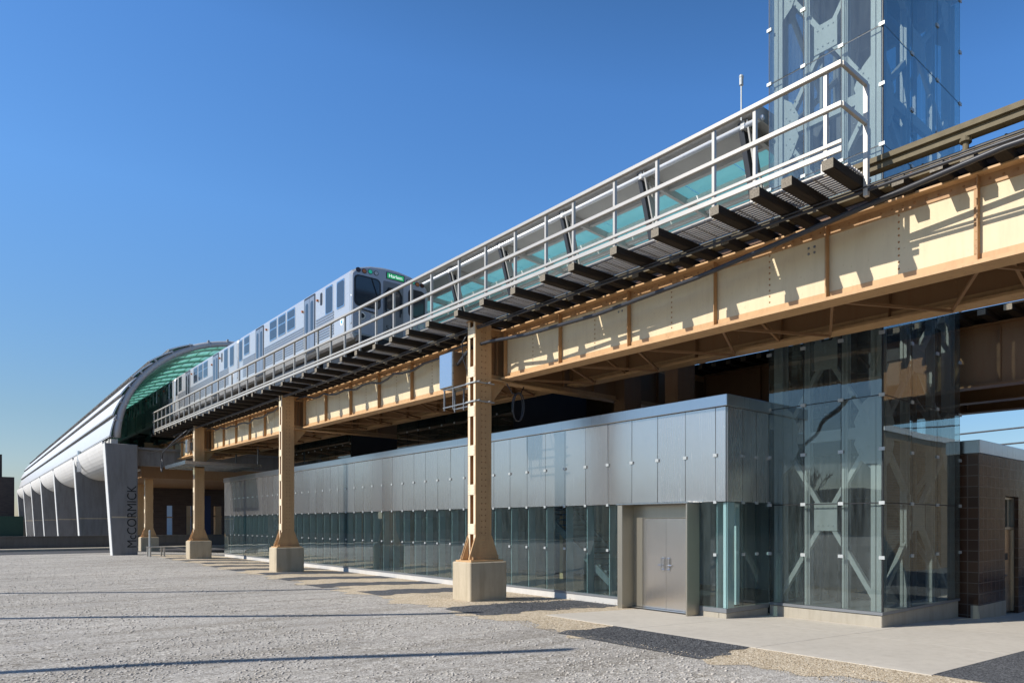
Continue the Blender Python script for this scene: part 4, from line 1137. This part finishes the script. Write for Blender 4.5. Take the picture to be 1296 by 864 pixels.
# parked cars at the far side, reflected in the glass
def parked(lab,loc,rz,col):
    m=NT('car_paint');mt=m.pbr(col,.3,.3,None,.5,Coat_Weight=.6)
    t=T('parked_car',lab,'car',loc);t.rotation_euler=(0,0,rz)
    b=MB();b.prism([(-2.2,.35),(2.2,.35),(2.25,.7),(2.1,.85),(1.1,.95),(.5,1.42),(-.9,1.45),(-1.7,1.0),(-2.2,.92)],'y',-.85,.85);b.build('body',mt,t,bevel=.08)
    b=MB();b.prism([(1.0,.97),(.48,1.38),(-.85,1.40),(-1.5,1.02)],'y',-.862,.862);b.build('side_glass',M['wglass'],t)
    for x in (-1.4,1.4):
        for y in (-.8,.8):
            b=MB();b.cyl((x,y-.1,.33),(x,y+.1,.33),.33,14);w=b.build('wheel',M['black'],t);b=MB();b.cyl((x,y-.105,.33),(x,y+.105,.33),.2,10);b.build('rim',M['galv'],w)
parked('grey parked car at the far edge of the lot',(-40,22,0),1.5,(.2,.2,.22));parked('dark red parked car at the far edge of the lot',(-41,32,0),1.6,(.2,.03,.03));parked('white parked car at the far edge of the lot',(-40,50,0),1.5,(.7,.7,.7))
# high wires over the lot, whose shadows cross the gravel
def cam2w(r,d):return (SA*d+CA*r,CA*d-SA*r)
for k,(pa,pb,lab) in enumerate((((-9.2,9.39),(-1.9,11.25),'overhead wire above the lot nearest the camera'),((-14.36,14.6),(-4.7,15.7),'middle overhead wire above the lot'),((-19.5,19.9),(-10.4,21.3),'overhead wire above the lot nearest the tube'))):
    Hh=8.0;pts=[]
    for i in range(31):
        f=-1.2+2.2*i/30;r=pa[0]+(pb[0]-pa[0])*f;d=pa[1]+(pb[1]-pa[1])*f+.14*math.sin(f*5+k)
        x,y=cam2w(r,d);pts.append((x-Hh/.76,y+.28*Hh/.76,Hh))
    cable('overhead_wire',lab,pts,.13,n=6,cat='wire')

# ================================================================== LIGHT, SKY, CAMERA
EL=38.5;Ldir=Vector((1,-.28,-.76)).normalized();EL=math.degrees(math.asin(-Ldir.z))
sun=bpy.data.lights.new('sun','SUN');sun.energy=4.3;sun.angle=math.radians(.53);sun.color=(1,.955,.88)
so=bpy.data.objects.new('sun',sun);COL.objects.link(so);so.rotation_euler=Ldir.to_track_quat('-Z','Y').to_euler();so.location=(-60,30,60)
w=bpy.data.worlds.new('World');S.world=w;w.use_nodes=True;nt=w.node_tree;nt.nodes.clear()
sk=nt.nodes.new('ShaderNodeTexSky');sk.sky_type='NISHITA';sk.sun_disc=False;sk.sun_elevation=math.radians(EL)
to=-Ldir;sk.sun_rotation=math.atan2(to.x,to.y);sk.altitude=180;sk.air_density=1.0;sk.dust_density=SKYDUST;sk.ozone_density=SKYOZ
bg=nt.nodes.new('ShaderNodeBackground');bg.inputs['Strength'].default_value=SKYSTR
ou=nt.nodes.new('ShaderNodeOutputWorld');hs=nt.nodes.new('ShaderNodeHueSaturation');hs.inputs['Saturation'].default_value=1.24;nt.links.new(sk.outputs[0],hs.inputs['Color'])
tc=nt.nodes.new('ShaderNodeTexCoord');sp=nt.nodes.new('ShaderNodeSeparateXYZ');nt.links.new(tc.outputs['Generated'],sp.inputs[0])
rp=nt.nodes.new('ShaderNodeValToRGB');nt.links.new(sp.outputs[2],rp.inputs[0]);e=rp.color_ramp.elements
e[0].position=0;e[0].color=(.47,.47,.58,1);e[1].position=.36;e[1].color=(.97,1.04,1.14,1);q=e.new(.12);q.color=(.62,.62,.64,1);q=e.new(.52);q.color=(.97,1.06,1.2,1);q=e.new(.85);q.color=(.42,.42,.42,1)
mx=nt.nodes.new('ShaderNodeMix');mx.data_type='RGBA';mx.blend_type='MULTIPLY';mx.inputs[0].default_value=1;nt.links.new(hs.outputs[0],mx.inputs[6]);nt.links.new(rp.outputs[0],mx.inputs[7]);nt.links.new(mx.outputs[2],bg.inputs[0]);nt.links.new(bg.outputs[0],ou.inputs[0])
cd=bpy.data.cameras.new('camera');cam=bpy.data.objects.new('camera',cd);COL.objects.link(cam)
cam.location=(0,0,2.0);cam.rotation_euler=(PI/2,0,-math.atan2(SA,CA))
cd.sensor_width=36;cd.lens=885/1296*36;cd.shift_x=-221/1296;cd.shift_y=230/1296;cd.clip_end=2000;cd.clip_start=.1
S.camera=cam
S.view_settings.view_transform='Standard';S.view_settings.look='None';S.view_settings.gamma=1;S.view_settings.exposure=EXPO
S.render.engine='CYCLES';S.cycles.max_bounces=8;S.cycles.transparent_max_bounces=32;S.cycles.glossy_bounces=4;S.cycles.diffuse_bounces=4
S.cycles.use_denoising=True;S.cycles.caustics_reflective=False;S.cycles.caustics_refractive=False
